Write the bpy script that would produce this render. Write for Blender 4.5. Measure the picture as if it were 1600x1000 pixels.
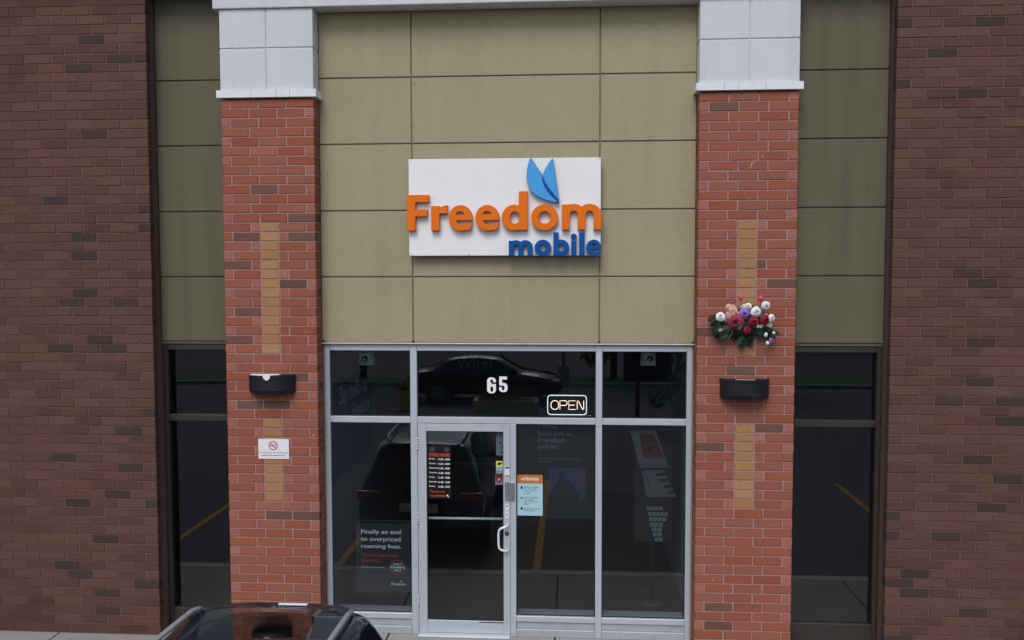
import bpy, bmesh, math, random
import numpy as np
from mathutils import Vector, Matrix, noise
from mathutils.geometry import tessellate_polygon

random.seed(7)
R = math.radians
PI = math.pi
S = bpy.context.scene
C = S.collection
for o in list(bpy.data.objects):
    bpy.data.objects.remove(o, do_unlink=True)

# ------------------------------------------------------------------ camera
cam_d = bpy.data.cameras.new('camera')
cam = bpy.data.objects.new('camera', cam_d)
C.objects.link(cam)
cam_d.sensor_width = 36.0
cam_d.lens = 36.0 * 1400 / 1600
cam_d.clip_start = 0.1
cam_d.clip_end = 2000
cam.matrix_world = (Matrix.Translation((0.7266, -9.356, 3.9643)) @ Matrix.Rotation(0.06875, 4, 'Z')
                    @ Matrix.Rotation(PI / 2 - 0.05705, 4, 'X') @ Matrix.Rotation(-0.00195, 4, 'Z'))
S.camera = cam
S.render.resolution_x, S.render.resolution_y = 1024, 640

# ------------------------------------------------------------------ sky, sun, exposure
SUN_EL, SUN_AZ = R(50), R(190)          # azimuth clockwise from +Y
W = bpy.data.worlds.new('World')
S.world = W
W.use_nodes = True
wn = W.node_tree.nodes
bg = wn['Background']
sky = wn.new('ShaderNodeTexSky')
sky.sky_type = 'NISHITA'
sky.sun_disc = False
sky.sun_elevation = SUN_EL
sky.sun_rotation = SUN_AZ
sky.air_density = 1.0
sky.dust_density = 2.0
sky.ozone_density = 1.0
W.node_tree.links.new(sky.outputs[0], bg.inputs[0])
bg.inputs[1].default_value = 0.12
sd = bpy.data.lights.new('sun', 'SUN')
sd.energy = 1.3
sd.angle = R(30)
sd.color = (1.0, 0.975, 0.94)
sun = bpy.data.objects.new('sun', sd)
C.objects.link(sun)
sdir = Vector((math.sin(SUN_AZ) * math.cos(SUN_EL), math.cos(SUN_AZ) * math.cos(SUN_EL), math.sin(SUN_EL)))
sun.location = sdir * 60
sun.rotation_euler = sdir.to_track_quat('Z', 'Y').to_euler()
vs = S.view_settings
vs.view_transform = 'Standard'
vs.look = 'None'
vs.gamma = 1
vs.use_curve_mapping = False
vs.exposure = 0.3


# ------------------------------------------------------------------ materials
def srgb(r, g, b):
    f = lambda c: ((c / 255 + 0.055) / 1.055) ** 2.4 if c > 10 else c / 255 / 12.92
    return (f(r), f(g), f(b), 1)


MATS = {}


def mat(name, col, rough=0.6, metal=0.0, var=0.0, vscale=3.0, bump=0.0, bscale=200.0, obj_var=0.0, hue_var=0.0,
        spec=0.5, coat=0.0, dirt=None, dirt_scale=1.2, emit=None, island=False, bdist=0.002, grain=0.0, gscale=300.0, edge=0.0, streak=0.0):
    if name in MATS:
        return MATS[name]
    m = bpy.data.materials.new(name)
    m.use_nodes = True
    nt = m.node_tree
    N, L = nt.nodes, nt.links
    b = N['Principled BSDF']
    b.inputs['Roughness'].default_value = rough
    b.inputs['Metallic'].default_value = metal
    b.inputs['Specular IOR Level'].default_value = spec
    b.inputs['Coat Weight'].default_value = coat
    b.inputs['Coat Roughness'].default_value = 0.03
    b.inputs['Base Color'].default_value = col
    tc = N.new('ShaderNodeTexCoord')
    geo = N.new('ShaderNodeNewGeometry')
    pos = geo.outputs['Position']
    cur = None

    def rgb():
        n = N.new('ShaderNodeRGB')
        n.outputs[0].default_value = col
        return n.outputs[0]

    def ns(scale, detail=4.0, rgh=0.6):
        n = N.new('ShaderNodeTexNoise')
        n.inputs['Scale'].default_value = scale
        n.inputs['Detail'].default_value = detail
        n.inputs['Roughness'].default_value = rgh
        L.new(pos, n.inputs['Vector'])
        return n.outputs['Fac']

    def mathn(op, a, bb):
        n = N.new('ShaderNodeMath')
        n.operation = op
        for i, v in enumerate((a, bb)):
            if isinstance(v, (int, float)):
                n.inputs[i].default_value = v
            else:
                L.new(v, n.inputs[i])
        return n.outputs[0]

    val = None
    if var:
        val = mathn('MULTIPLY_ADD', mathn('SUBTRACT', ns(vscale), 0.5), 2 * var)
        val.node.inputs[2].default_value = 1.0
    if grain:
        g = mathn('MULTIPLY_ADD', mathn('SUBTRACT', ns(gscale, 2.0, 0.7), 0.5), 2 * grain)
        g.node.inputs[2].default_value = 1.0
        val = mathn('MULTIPLY', val, g) if val else g
    rnd = None
    if obj_var or hue_var:
        oi = N.new('ShaderNodeObjectInfo')
        rnd = mathn('FRACT', mathn('ADD', oi.outputs['Random'], geo.outputs['Random Per Island'] if island else 0.0), 0.0)
    if obj_var:
        g = mathn('MULTIPLY_ADD', mathn('SUBTRACT', rnd, 0.5), 2 * obj_var)
        g.node.inputs[2].default_value = 1.0
        val = mathn('MULTIPLY', val, g) if val else g
    if edge:
        # kiln-darkened arrises: burnt towards the edges of each brick's own face
        sp_ = N.new('ShaderNodeSeparateXYZ')
        L.new(tc.outputs['Generated'], sp_.inputs[0])
        ds_ = []
        for ax_, k_ in (('X', 1.0), ('Z', 0.45)):
            a_ = mathn('ABSOLUTE', mathn('SUBTRACT', sp_.outputs[ax_], 0.5), 0.0)
            ds_.append(mathn('MULTIPLY', mathn('SUBTRACT', 0.5, a_), 0.29 / 0.09 if ax_ == 'X' else 1.0))
        dmin = mathn('ADD', mathn('MINIMUM', ds_[0], ds_[1]), mathn('MULTIPLY', mathn('SUBTRACT', ns(34.0), 0.5), 0.3))
        e_ = mathn('MULTIPLY_ADD', mathn('MINIMUM', mathn('MAXIMUM', mathn('MULTIPLY', dmin, 6.0), 0.0), 1.0), edge)
        e_.node.inputs[2].default_value = 1.0 - edge
        val = mathn('MULTIPLY', val, e_) if val else e_
    if val or hue_var:
        h = N.new('ShaderNodeHueSaturation')
        h.inputs['Color'].default_value = col
        if val:
            L.new(val, h.inputs['Value'])
        if hue_var:
            q = mathn('FRACT', mathn('MULTIPLY', rnd, 7.31), 0.0)
            g = mathn('MULTIPLY_ADD', mathn('SUBTRACT', q, 0.5), 2 * hue_var)
            g.node.inputs[2].default_value = 0.5
            L.new(g, h.inputs['Hue'])
            q2 = mathn('FRACT', mathn('MULTIPLY', rnd, 13.7), 0.0)
            g2 = mathn('MULTIPLY_ADD', mathn('SUBTRACT', q2, 0.5), 0.10)
            g2.node.inputs[2].default_value = 1.0
            L.new(g2, h.inputs['Saturation'])
        cur = h.outputs[0]
    if streak:
        mp_ = N.new('ShaderNodeMapping')
        mp_.inputs['Scale'].default_value = (7.0, 7.0, 0.45)
        L.new(pos, mp_.inputs['Vector'])
        n_ = N.new('ShaderNodeTexNoise')
        n_.inputs['Scale'].default_value = 1.0
        n_.inputs['Detail'].default_value = 5.0
        L.new(mp_.outputs[0], n_.inputs['Vector'])
        r_ = N.new('ShaderNodeValToRGB')
        r_.color_ramp.elements[0].position = 0.45
        r_.color_ramp.elements[1].position = 0.75
        L.new(n_.outputs['Fac'], r_.inputs[0])
        ms_ = N.new('ShaderNodeMix')
        ms_.data_type = 'RGBA'
        L.new(mathn('MULTIPLY', r_.outputs[0], streak), ms_.inputs['Factor'])
        L.new(cur if cur else rgb(), ms_.inputs['A'])
        ms_.inputs['B'].default_value = (col[0] * .55, col[1] * .55, col[2] * .52, 1)
        cur = ms_.outputs['Result']
    if dirt:
        mx = N.new('ShaderNodeMix')
        mx.data_type = 'RGBA'
        rp = N.new('ShaderNodeValToRGB')
        rp.color_ramp.elements[0].position = 0.55
        rp.color_ramp.elements[1].position = 0.8
        L.new(ns(dirt_scale, 6.0, 0.65), rp.inputs[0])
        L.new(mathn('MULTIPLY', rp.outputs[0], dirt[3]), mx.inputs['Factor'])
        L.new(cur if cur else rgb(), mx.inputs['A'])
        mx.inputs['B'].default_value = (*dirt[:3], 1)
        cur = mx.outputs['Result']
    if cur:
        L.new(cur, b.inputs['Base Color'])
    if bump:
        bp = N.new('ShaderNodeBump')
        bp.inputs['Strength'].default_value = bump
        bp.inputs['Distance'].default_value = bdist
        L.new(ns(bscale, 5.0, 0.6), bp.inputs['Height'])
        L.new(bp.outputs[0], b.inputs['Normal'])
    if emit:
        b.inputs['Emission Color'].default_value = (*emit[:3], 1)
        b.inputs['Emission Strength'].default_value = emit[3]
    MATS[name] = m
    return m


def glass_mat(name, tint, f0=0.04):
    m = bpy.data.materials.new(name)
    m.use_nodes = True
    nt = m.node_tree
    N, L = nt.nodes, nt.links
    N.remove(N['Principled BSDF'])
    out = N['Material Output']
    geo = N.new('ShaderNodeNewGeometry')
    dp = N.new('ShaderNodeVectorMath')
    dp.operation = 'DOT_PRODUCT'
    L.new(geo.outputs['Normal'], dp.inputs[0])
    L.new(geo.outputs['Incoming'], dp.inputs[1])

    def mn(op, a, b2, c=None):
        n = N.new('ShaderNodeMath')
        n.operation = op
        for i, v in enumerate((a, b2, c)):
            if v is None:
                continue
            if isinstance(v, (int, float)):
                n.inputs[i].default_value = v
            else:
                L.new(v, n.inputs[i])
        return n.outputs[0]
    c = mn('ABSOLUTE', dp.outputs['Value'], 0.0)
    k = mn('POWER', mn('SUBTRACT', 1.0, c), 5.0)
    fr = mn('MULTIPLY_ADD', k, 1 - f0, f0)
    gl = N.new('ShaderNodeBsdfGlossy')
    gl.inputs['Roughness'].default_value = 0.0
    gl.inputs['Color'].default_value = (1, 1, 1, 1)
    nz = N.new('ShaderNodeTexNoise')
    nz.inputs['Scale'].default_value = 1.7
    nz.inputs['Detail'].default_value = 0.5
    L.new(geo.outputs['Position'], nz.inputs['Vector'])
    bpn = N.new('ShaderNodeBump')
    bpn.inputs['Strength'].default_value = 1.0
    bpn.inputs['Distance'].default_value = 0.0003
    L.new(nz.outputs['Fac'], bpn.inputs['Height'])
    L.new(bpn.outputs[0], gl.inputs['Normal'])
    tr = N.new('ShaderNodeBsdfTransparent')
    tr.inputs['Color'].default_value = (*tint, 1)
    mx = N.new('ShaderNodeMixShader')
    L.new(fr, mx.inputs[0])
    L.new(tr.outputs[0], mx.inputs[1])
    L.new(gl.outputs[0], mx.inputs[2])
    L.new(mx.outputs[0], out.inputs['Surface'])
    return m


BR = dict(rough=0.9, var=0.14, vscale=22.0, bump=0.7, bscale=110.0, obj_var=0.07, hue_var=0.0012, spec=0.2, island=True,
          grain=0.5, gscale=70.0, bdist=0.004, edge=0.22)
M_RED = mat('brick_red', srgb(147, 87, 69), **BR)
M_PALE = mat('brick_pale', srgb(160, 100, 87), **BR)
M_DARK = mat('brick_dark', srgb(112, 80, 68), **BR)
M_TAN = mat('brick_tan', srgb(166, 123, 85), **BR)
M_UMBER = mat('brick_umber', srgb(94, 67, 59), **{**BR, 'obj_var': 0.17, 'hue_var': 0.006})
M_UMBER2 = mat('brick_umber_dark', srgb(70, 56, 52), **BR)
M_MORTAR = mat('mortar', srgb(160, 131, 126), rough=0.95, var=0.12, vscale=14, bump=0.6, bscale=220, grain=0.15, spec=0.2)
M_MORTAR2 = mat('mortar_umber', srgb(104, 82, 76), rough=0.95, var=0.12, vscale=14, bump=0.6, bscale=220, spec=0.2)
EI = dict(rough=0.95, bump=0.8, bscale=120, spec=0.2, bdist=0.003)
M_OLIVE = mat('stucco_olive', srgb(160, 151, 123), streak=0.14, var=0.08, vscale=1.3, grain=0.32, gscale=66, dirt=(0.24, 0.21, 0.14, 0.25), dirt_scale=1.1, **EI)
M_OLIVEJ = mat('stucco_olive_joint_shade', srgb(128, 118, 92), var=0.05, vscale=4, **EI)  # panel stucco darkened, painting groove shadow into the joint colour
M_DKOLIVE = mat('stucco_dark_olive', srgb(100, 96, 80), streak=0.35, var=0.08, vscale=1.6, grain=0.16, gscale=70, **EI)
M_WHITE_ST = mat('stucco_white', srgb(204, 205, 208), streak=0.18, var=0.05, vscale=2.0, grain=0.10, gscale=70, dirt=(0.45, 0.44, 0.43, 0.25), dirt_scale=1.6, **EI)
M_CAP = mat('cap_white', srgb(222, 223, 226), rough=0.8, var=0.06, vscale=6, dirt=(0.4, 0.39, 0.38, 0.35), dirt_scale=4.0)
M_ALU = mat('aluminium', srgb(190, 196, 203), rough=0.42, metal=0.25, var=0.05, vscale=3, dirt=(0.22, 0.22, 0.22, 0.2), dirt_scale=5.0)
M_ALU_D = mat('aluminium_worn', srgb(176, 180, 187), rough=0.5, metal=0.3, var=0.1, vscale=7, dirt=(0.15, 0.14, 0.14, 0.4), dirt_scale=9.0)
M_BRONZE = mat('bronze_frame', srgb(58, 54, 50), rough=0.5, metal=0.3, var=0.08, vscale=5)
M_STEEL = mat('steel', srgb(200, 202, 206), rough=0.25, metal=0.8, var=0.05, vscale=20)
M_WHITE = mat('white_paint', srgb(232, 232, 232), rough=0.45, var=0.03, vscale=3, dirt=(0.5, 0.5, 0.5, 0.12), dirt_scale=3)
M_PAPER = mat('white_paper', srgb(228, 228, 230), rough=0.7, var=0.03, vscale=9)
M_BLACK = mat('black_paint', srgb(15, 18, 26), rough=0.45, var=0.15, vscale=9, dirt=(0.05, 0.05, 0.055, 0.5), dirt_scale=14)
M_SEAL = mat('sealant', srgb(150, 140, 128), rough=0.8, var=0.15, vscale=9)
M_GASKET = mat('gasket', srgb(28, 28, 30), rough=0.7)
M_ORANGE = mat('sign_orange', srgb(228, 112, 6), rough=0.5, spec=0.2, var=0.03, vscale=12)
M_ORANGE_R = mat('sign_orange_rim', srgb(206, 92, 50), rough=0.45)
M_BLUE_R = mat('sign_blue_rim', srgb(14, 70, 150), rough=0.45)
M_SKYB_R = mat('sign_light_blue_rim', srgb(34, 100, 158), rough=0.45)
M_ORANGE_S = mat('sign_orange_return', srgb(196, 78, 26), rough=0.5)
M_BLUE = mat('sign_blue', srgb(2, 78, 152), rough=0.5, spec=0.2, var=0.04, vscale=12)
M_BLUE_S = mat('sign_blue_return', srgb(14, 58, 128), rough=0.5)
M_SKYB = mat('sign_light_blue', srgb(72, 158, 222), rough=0.5, spec=0.25, var=0.03, vscale=12)
M_SKYB_S = mat('sign_light_blue_return', srgb(30, 84, 132), rough=0.5)
M_CONC = mat('concrete', srgb(146, 142, 138), rough=0.9, var=0.16, vscale=2.2, bump=0.6, bscale=90, grain=0.25, gscale=80, dirt=(0.15, 0.14, 0.13, 0.45), dirt_scale=2.5)
M_ASPH = mat('asphalt', srgb(80, 80, 83), rough=0.9, var=0.18, vscale=0.7, bump=0.8, bscale=90, grain=0.3, gscale=60)
M_YELLOW = mat('yellow_line_paint', srgb(182, 132, 44), rough=0.8, var=0.25, vscale=6, dirt=(0.08, 0.08, 0.08, 0.9), dirt_scale=5)
M_GRASS = mat('grass', (0.055, 0.085, 0.025, 1), rough=0.9, var=0.3, vscale=1.5, grain=0.3, gscale=40)
GLASS = glass_mat('shop_glass', (0.79, 0.825, 0.84), 0.058)


# ------------------------------------------------------------------ helpers
def link(name, me, parent=None):
    o = bpy.data.objects.new(name, me)
    C.objects.link(o)
    if parent:
        o.parent = parent
    return o


def tag(o, label=None, cat=None, group=None, kind=None):
    if label:
        o['label'] = label
    if cat:
        o['category'] = cat
    if group:
        o['group'] = group
    if kind:
        o['kind'] = kind
    return o


def thing(name, label, cat, loc=(0, 0, 0), rotz=0, group=None):
    o = bpy.data.objects.new(name, None)
    o.empty_display_size = 0.1
    C.objects.link(o)
    o.location = loc
    o.rotation_euler = (0, 0, rotz)
    return tag(o, label, cat, group)


def add_box(bm, x0, x1, y0, y1, z0, z1, bev=0.0, seg=1, mi=0):
    vs_ = [bm.verts.new(p) for p in ((x0, y0, z0), (x1, y0, z0), (x1, y1, z0), (x0, y1, z0),
                                     (x0, y0, z1), (x1, y0, z1), (x1, y1, z1), (x0, y1, z1))]
    fs = [bm.faces.new([vs_[i] for i in f]) for f in ((3, 2, 1, 0), (4, 5, 6, 7), (0, 1, 5, 4), (1, 2, 6, 5), (2, 3, 7, 6), (3, 0, 4, 7))]
    for f in fs:
        f.material_index = mi
    if bev:
        es = {e for f in fs for e in f.edges}
        bmesh.ops.bevel(bm, geom=list(es), offset=bev, segments=seg, affect='EDGES', profile=0.6, material=mi)


def bm_obj(name, bm, mats, parent=None, smooth=False):
    me = bpy.data.meshes.new(name)
    bm.normal_update()
    bm.to_mesh(me)
    bm.free()
    for m in (mats if isinstance(mats, (list, tuple)) else [mats]):
        me.materials.append(m)
    if smooth:
        for p in me.polygons:
            p.use_smooth = True
    return link(name, me, parent)


def box(name, dims, m, parent=None, bev=0.003, seg=1):
    bm = bmesh.new()
    add_box(bm, *dims, bev=bev, seg=seg)
    return bm_obj(name, bm, m, parent)


def tube_bm(bm, pts, rad, n=10, mi=0, cap=True):
    pts = [Vector(p) for p in pts]
    rads = rad if isinstance(rad, (list, tuple)) else [rad] * len(pts)
    rings = []
    ref = Vector((0.13, 0.31, 0.94)).normalized()
    for i, p in enumerate(pts):
        d = (pts[min(i + 1, len(pts) - 1)] - pts[max(i - 1, 0)]).normalized()
        a = d.cross(ref)
        if a.length < 1e-3:
            a = d.cross(Vector((1, 0, 0)))
        a.normalize()
        b = d.cross(a).normalized()
        rings.append([bm.verts.new(p + (a * math.cos(t) + b * math.sin(t)) * rads[i]) for t in (2 * PI * k / n for k in range(n))])
    for r0, r1 in zip(rings, rings[1:]):
        for k in range(n):
            f = bm.faces.new((r0[k], r0[(k + 1) % n], r1[(k + 1) % n], r1[k]))
            f.material_index = mi
            f.smooth = True
    if cap:
        bm.faces.new(rings[0][::-1]).material_index = mi
        bm.faces.new(rings[-1]).material_index = mi


def tube(name, pts, rad, m, parent=None, n=10):
    bm = bmesh.new()
    tube_bm(bm, pts, rad, n)
    bmesh.ops.recalc_face_normals(bm, faces=bm.faces)
    return bm_obj(name, bm, m, parent)


def lathe_bm(bm, prof, n=24, mat4=None, mi=0):
    """prof: list of (r, h); axis = local Z."""
    mat4 = mat4 or Matrix()
    rings = []
    for r, h in prof:
        rings.append([bm.verts.new(mat4 @ Vector((r * math.cos(t), r * math.sin(t), h))) for t in (2 * PI * k / n for k in range(n))])
    for r0, r1 in zip(rings, rings[1:]):
        for k in range(n):
            f = bm.faces.new((r0[k], r0[(k + 1) % n], r1[(k + 1) % n], r1[k]))
            f.smooth = True
            f.material_index = mi


def extrude_loops(loops, depth):
    """2D loops (first outer) in the XZ plane -> closed solid of thickness depth in +Y. Face index 0 = front, 1 = sides."""
    bm = bmesh.new()
    flat = [Vector((x, 0, z)) for lp in loops for (x, z) in lp]
    tris = tessellate_polygon([[Vector((x, z, 0)) for (x, z) in lp] for lp in loops])
    fr = [bm.verts.new(v) for v in flat]
    bk = [bm.verts.new(v + Vector((0, depth, 0))) for v in flat]
    for t in tris:
        a, b, c = (flat[i] for i in t)
        n = (b - a).cross(c - a)
        tt = t if n.y < 0 else t[::-1]
        try:
            bm.faces.new([fr[i] for i in tt]).material_index = 0
            bm.faces.new([bk[i] for i in tt[::-1]]).material_index = 1
        except ValueError:
            pass
    k = 0
    for lp in loops:
        n = len(lp)
        for i in range(n):
            a, b = k + i, k + (i + 1) % n
            bm.faces.new((fr[a], fr[b], bk[b], bk[a])).material_index = 1
        k += n
    bmesh.ops.recalc_face_normals(bm, faces=bm.faces)
    return bm


def contour(fn, x0, x1, z0, z1, h=1.0, tol=0.25):
    """Outline loops of the region fn(x, z) < 0 (marching squares)."""
    xs = np.arange(x0 - 3 * h, x1 + 3 * h, h)
    zs = np.arange(z0 - 3 * h, z1 + 3 * h, h)
    X, Z = np.meshgrid(xs, zs)
    F = fn(X, Z)
    F[F == 0] = 1e-6
    segs = {}
    ny, nx = F.shape
    ins = F < 0
    cell = ins[:-1, :-1] * 1 + ins[:-1, 1:] * 2 + ins[1:, 1:] * 4 + ins[1:, :-1] * 8
    tab = {1: [(3, 0)], 2: [(0, 1)], 3: [(3, 1)], 4: [(1, 2)], 5: [(3, 2), (1, 0)], 6: [(0, 2)], 7: [(3, 2)], 8: [(2, 3)], 9: [(2, 0)],
           10: [(0, 3), (2, 1)], 11: [(2, 1)], 12: [(1, 3)], 13: [(1, 0)], 14: [(0, 3)]}
    pts = {}

    def ekey(j, i, e):
        return ('h', j, i) if e == 0 else ('v', j, i + 1) if e == 1 else ('h', j + 1, i) if e == 2 else ('v', j, i)

    def ept(k):
        if k in pts:
            return
        t, j, i = k
        if t == 'h':
            a, b = F[j, i], F[j, i + 1]
            u = a / (a - b)
            pts[k] = (xs[i] + u * h, zs[j])
        else:
            a, b = F[j, i], F[j + 1, i]
            u = a / (a - b)
            pts[k] = (xs[i], zs[j] + u * h)
    for j, i in zip(*np.nonzero((cell > 0) & (cell < 15))):
        for a, b in tab[int(cell[j, i])]:
            ka, kb = ekey(j, i, a), ekey(j, i, b)
            ept(ka)
            ept(kb)
            segs[ka] = kb
    loops = []
    while segs:
        k0 = next(iter(segs))
        lp = [k0]
        k = segs.pop(k0)
        while k != k0 and k in segs:
            lp.append(k)
            k = segs.pop(k)
        P = [pts[q] for q in lp]
        if len(P) > 8:
            loops.append(simplify(P, tol))
    loops.sort(key=lambda l: -abs(area(l)))
    return loops


def area(l):
    return 0.5 * sum(a[0] * b[1] - b[0] * a[1] for a, b in zip(l, l[1:] + l[:1]))


def simplify(P, tol):
    def dp(a, b):
        if b - a < 2:
            return []
        p, q = np.array(P[a]), np.array(P[b])
        d = q - p
        L_ = np.hypot(*d) + 1e-9
        best, bi = -1, None
        for i in range(a + 1, b):
            e = np.array(P[i]) - p
            dist = abs(d[0] * e[1] - d[1] * e[0]) / L_
            if dist > best:
                best, bi = dist, i
        if best < tol:
            return []
        return dp(a, bi) + [bi] + dp(bi, b)
    m_ = len(P) // 2
    idx = [0] + dp(0, m_) + [m_] + dp(m_, len(P) - 1)
    return [P[i] for i in idx]


def text(s, size, x, y, z, m, parent=None, rot=(PI / 2, 0, 0), bold=0.0, align='LEFT', depth=0.0006, sx=1.0, name='lettering', shear=0.0):
    cu = bpy.data.curves.new('t', 'FONT')
    cu.body = s
    cu.size = size
    cu.align_x = align
    cu.offset = bold
    cu.extrude = depth
    cu.resolution_u = 3
    cu.shear = shear
    t = bpy.data.objects.new('t', cu)
    C.objects.link(t)
    dg = bpy.context.evaluated_depsgraph_get()
    me = bpy.data.meshes.new_from_object(t.evaluated_get(dg))
    bpy.data.objects.remove(t, do_unlink=True)
    bpy.data.curves.remove(cu)
    me.materials.clear()
    me.materials.append(m)
    me.name = name
    o = link(name, me)
    o.location = (x, y, z)
    o.rotation_euler = rot
    o.scale = (sx, 1, 1)
    if parent:
        o.parent = parent
        bpy.context.view_layer.update()
        o.matrix_parent_inverse = parent.matrix_world.inverted()
    return o


def disc_loops(cx, cz, r, n=32, r_in=None):
    lp = [[(cx + r * math.cos(2 * PI * k / n), cz + r * math.sin(2 * PI * k / n)) for k in range(n)]]
    if r_in:
        lp.append([(cx + r_in * math.cos(-2 * PI * k / n), cz + r_in * math.sin(-2 * PI * k / n)) for k in range(n)])
    return lp


def flat_shape(name, loops, y, depth, m, parent=None, side=None):
    bm = extrude_loops(loops, depth)
    bmesh.ops.translate(bm, verts=bm.verts, vec=(0, y, 0))
    return bm_obj(name, bm, [m, side or m], parent)


# ------------------------------------------------------------------ ground
GZ = -0.055     # pavement level
LZ = -0.20      # car park level
tag(box('parking_lot', (-45, 45, -21.6, -1.9, LZ - 0.3, LZ), M_ASPH, bev=0), kind='structure')
gr = box('ground', (-700, 700, -700, 700, LZ - 0.9, LZ - 0.31), M_GRASS, bev=0)
tag(gr, kind='structure')
tag(box('road', (-300, 300, -36, -24.6, LZ - 0.3, LZ - 0.004), M_ASPH, bev=0), kind='structure')
tag(box('verge', (-120, 120, -24.4, -21.8, LZ - 0.3, LZ + 0.09), M_GRASS, bev=0.02), kind='structure')
pv = tag(link('pavement', None), kind='structure')
box('bedding', (-14, 14, -1.70, 0.34, GZ - 0.3, GZ - 0.02), mat('joint_dirt', srgb(52, 46, 42), rough=1.0), pv, bev=0)
xs_ = [-13.6 + 1.83 * k for k in range(16)]
xs_ = [x - xs_[7] + 0.53 - 1.83 for x in xs_]
for a, b in zip(xs_, xs_[1:]):
    box('slab', (a + 0.009, b - 0.009, -1.680, 0.335, GZ - 0.1, GZ), M_CONC, pv, bev=0.006)
kb = tag(link('kerb', None), kind='structure')
for k in range(-5, 5):
    box('kerb_stone', (k * 2.8 + 0.004, k * 2.8 + 2.796, -1.90, -1.706, LZ - 0.2, GZ - 0.004), mat('kerb_concrete', srgb(172, 168, 160), rough=.9, var=.14, vscale=3, grain=.2, gscale=70), kb, bev=0.018, seg=2)
box('far_kerb', (-45, 45, -21.8, -21.62, LZ - 0.2, LZ + 0.12), M_CONC, bev=0.015)
tag(bpy.data.objects['far_kerb'], kind='structure')
for i, x in enumerate((-8.15, -5.36, -2.57, 0.22, 3.01, 5.80, 8.59)):
    o = box('parking_line', (x - 0.055, x + 0.055, -7.6, -2.0, LZ - 0.02, LZ + 0.004), M_YELLOW, bev=0)
    tag(o, kind='structure')

# ------------------------------------------------------------------ bricks
BRICK_MESH = {}


def brick_mesh(w, d, m, v):
    key = (round(w, 3), round(d, 3), m.name, v)
    if key not in BRICK_MESH:
        bm = bmesh.new()
        add_box(bm, 0, w, 0, d, 0, 0.0885, bev=0.0045)
        rr = random.Random(hash(key[:2]) + v * 7)
        for vert in bm.verts:
            vert.co += Vector((rr.uniform(-1, 1) * 0.0016, rr.uniform(-1, 1) * 0.0012, rr.uniform(-1, 1) * 0.0018))
        me = bpy.data.meshes.new('brick')
        bm.to_mesh(me)
        bm.free()
        me.materials.append(m)
        BRICK_MESH[key] = me
    return BRICK_MESH[key]


def lay(parent, x0, x1, y0, y1, z, m, joint=0.0135):
    """one brick filling the module x0..x1 (joint taken off both ends)"""
    w, d = x1 - x0 - joint, y1 - y0
    o = bpy.data.objects.new('brick', brick_mesh(w, d, m, random.randrange(5)))
    C.objects.link(o)
    o.parent = parent
    o.location = (x0 + joint / 2 + random.uniform(-1, 1) * 0.0018, y0 + random.uniform(-0.0015, 0.002), z + random.uniform(-1, 1) * 0.0012)
    o.rotation_euler = (random.uniform(-1, 1) * 0.004, random.uniform(-1, 1) * 0.003, random.uniform(-1, 1) * 0.003)
    return o


TOPZ = 5.76


def pier(side, label, dark):
    p = thing('brick_pier', label, 'pier', (side * 2.5, 0, GZ), group='brick piers beside the shopfront')
    ox, oz = side * 2.5, GZ

    def bx(name, x0, x1, y0, y1, z0, z1, m, **k):
        a, b = sorted((side * x0, side * x1))
        return box(name, (a - ox, b - ox, y0, y1, z0 - oz, z1 - oz), m, p, **k)
    bx('mortar', 2.006, 2.994, 0.006, 0.34, GZ - 0.2, 5.745, M_MORTAR, bev=0)
    for row in range(1, 59):
        z = TOPZ - 0.1 * row + 0.0055 - oz
        odd = row % 2
        strip = 14 <= row <= 27 or 35 <= row <= 43
        if odd:
            cuts = [(2.0, 2.3), (2.3, 2.4), (2.4, 2.6), (2.6, 2.9), (2.9, 3.0)] if strip else [(2.0, 2.3), (2.3, 2.6), (2.6, 2.9), (2.9, 3.0)]
        else:
            cuts = [(2.0, 2.1), (2.1, 2.4), (2.4, 2.6), (2.6, 2.7), (2.7, 3.0)] if strip else [(2.0, 2.1), (2.1, 2.4), (2.4, 2.7), (2.7, 3.0)]
        for (a, b) in cuts:
            tan = strip and abs(a - 2.4) < .01
            hdr = b - a < 0.15
            if tan:
                m = M_TAN
            elif (row, round(a, 1)) in dark:
                m = M_DARK
            elif hdr:
                m = M_PALE if random.random() < 0.72 else M_RED
            else:
                m = M_RED if random.random() < 0.985 else M_PALE
            corner = abs(a - 2.0) < .01 or abs(b - 3.0) < .01
            a2 = a - (0.0055 if abs(a - 2.0) < .01 else 0)
            b2 = b + (0.0055 if abs(b - 3.0) < .01 else 0)
            dep = 0.189 if (hdr and corner) else 0.089
            x0, x1 = sorted((side * a2, side * b2))
            lay(p, x0 - ox, x1 - ox, 0, dep, z, m, 0.007 if tan else 0.0135)
        # the return towards the shopfront
        if odd:
            x0, x1 = sorted((side * 1.9945, side * 2.1))
            lay(p, x0 - ox, x1 - ox, 0.1, 0.189, z, M_DARK if random.random() < 0.1 else (M_PALE if random.random() < .4 else M_RED))
        else:
            pass
        x0, x1 = sorted((side * 1.9945, side * 2.1))
        lay(p, x0 - ox, x1 - ox, 0.2, 0.335, z, M_RED)
    # cap band and the pale stucco block above it
    for (a, b) in ((1.965, 2.246), (2.249, 2.39), (2.393, 2.66), (2.663, 3.035)):
        bx('stone_cap', a, b, -0.035, 0.199, 5.768, 5.846, M_CAP, bev=0.002)
    for (a, b) in ((2.0, 2.494), (2.503, 3.0)):
        for (c, d) in ((5.849, 6.277), (6.287, 6.69)):
            bx('stucco_panel', a, b, -0.004, 0.198, c, d, M_WHITE_ST, bev=0.006)
    bx('block_core', 2.01, 2.99, 0.006, 0.197, 5.80, 6.69, M_WHITE_ST, bev=0)
    return p


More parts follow.
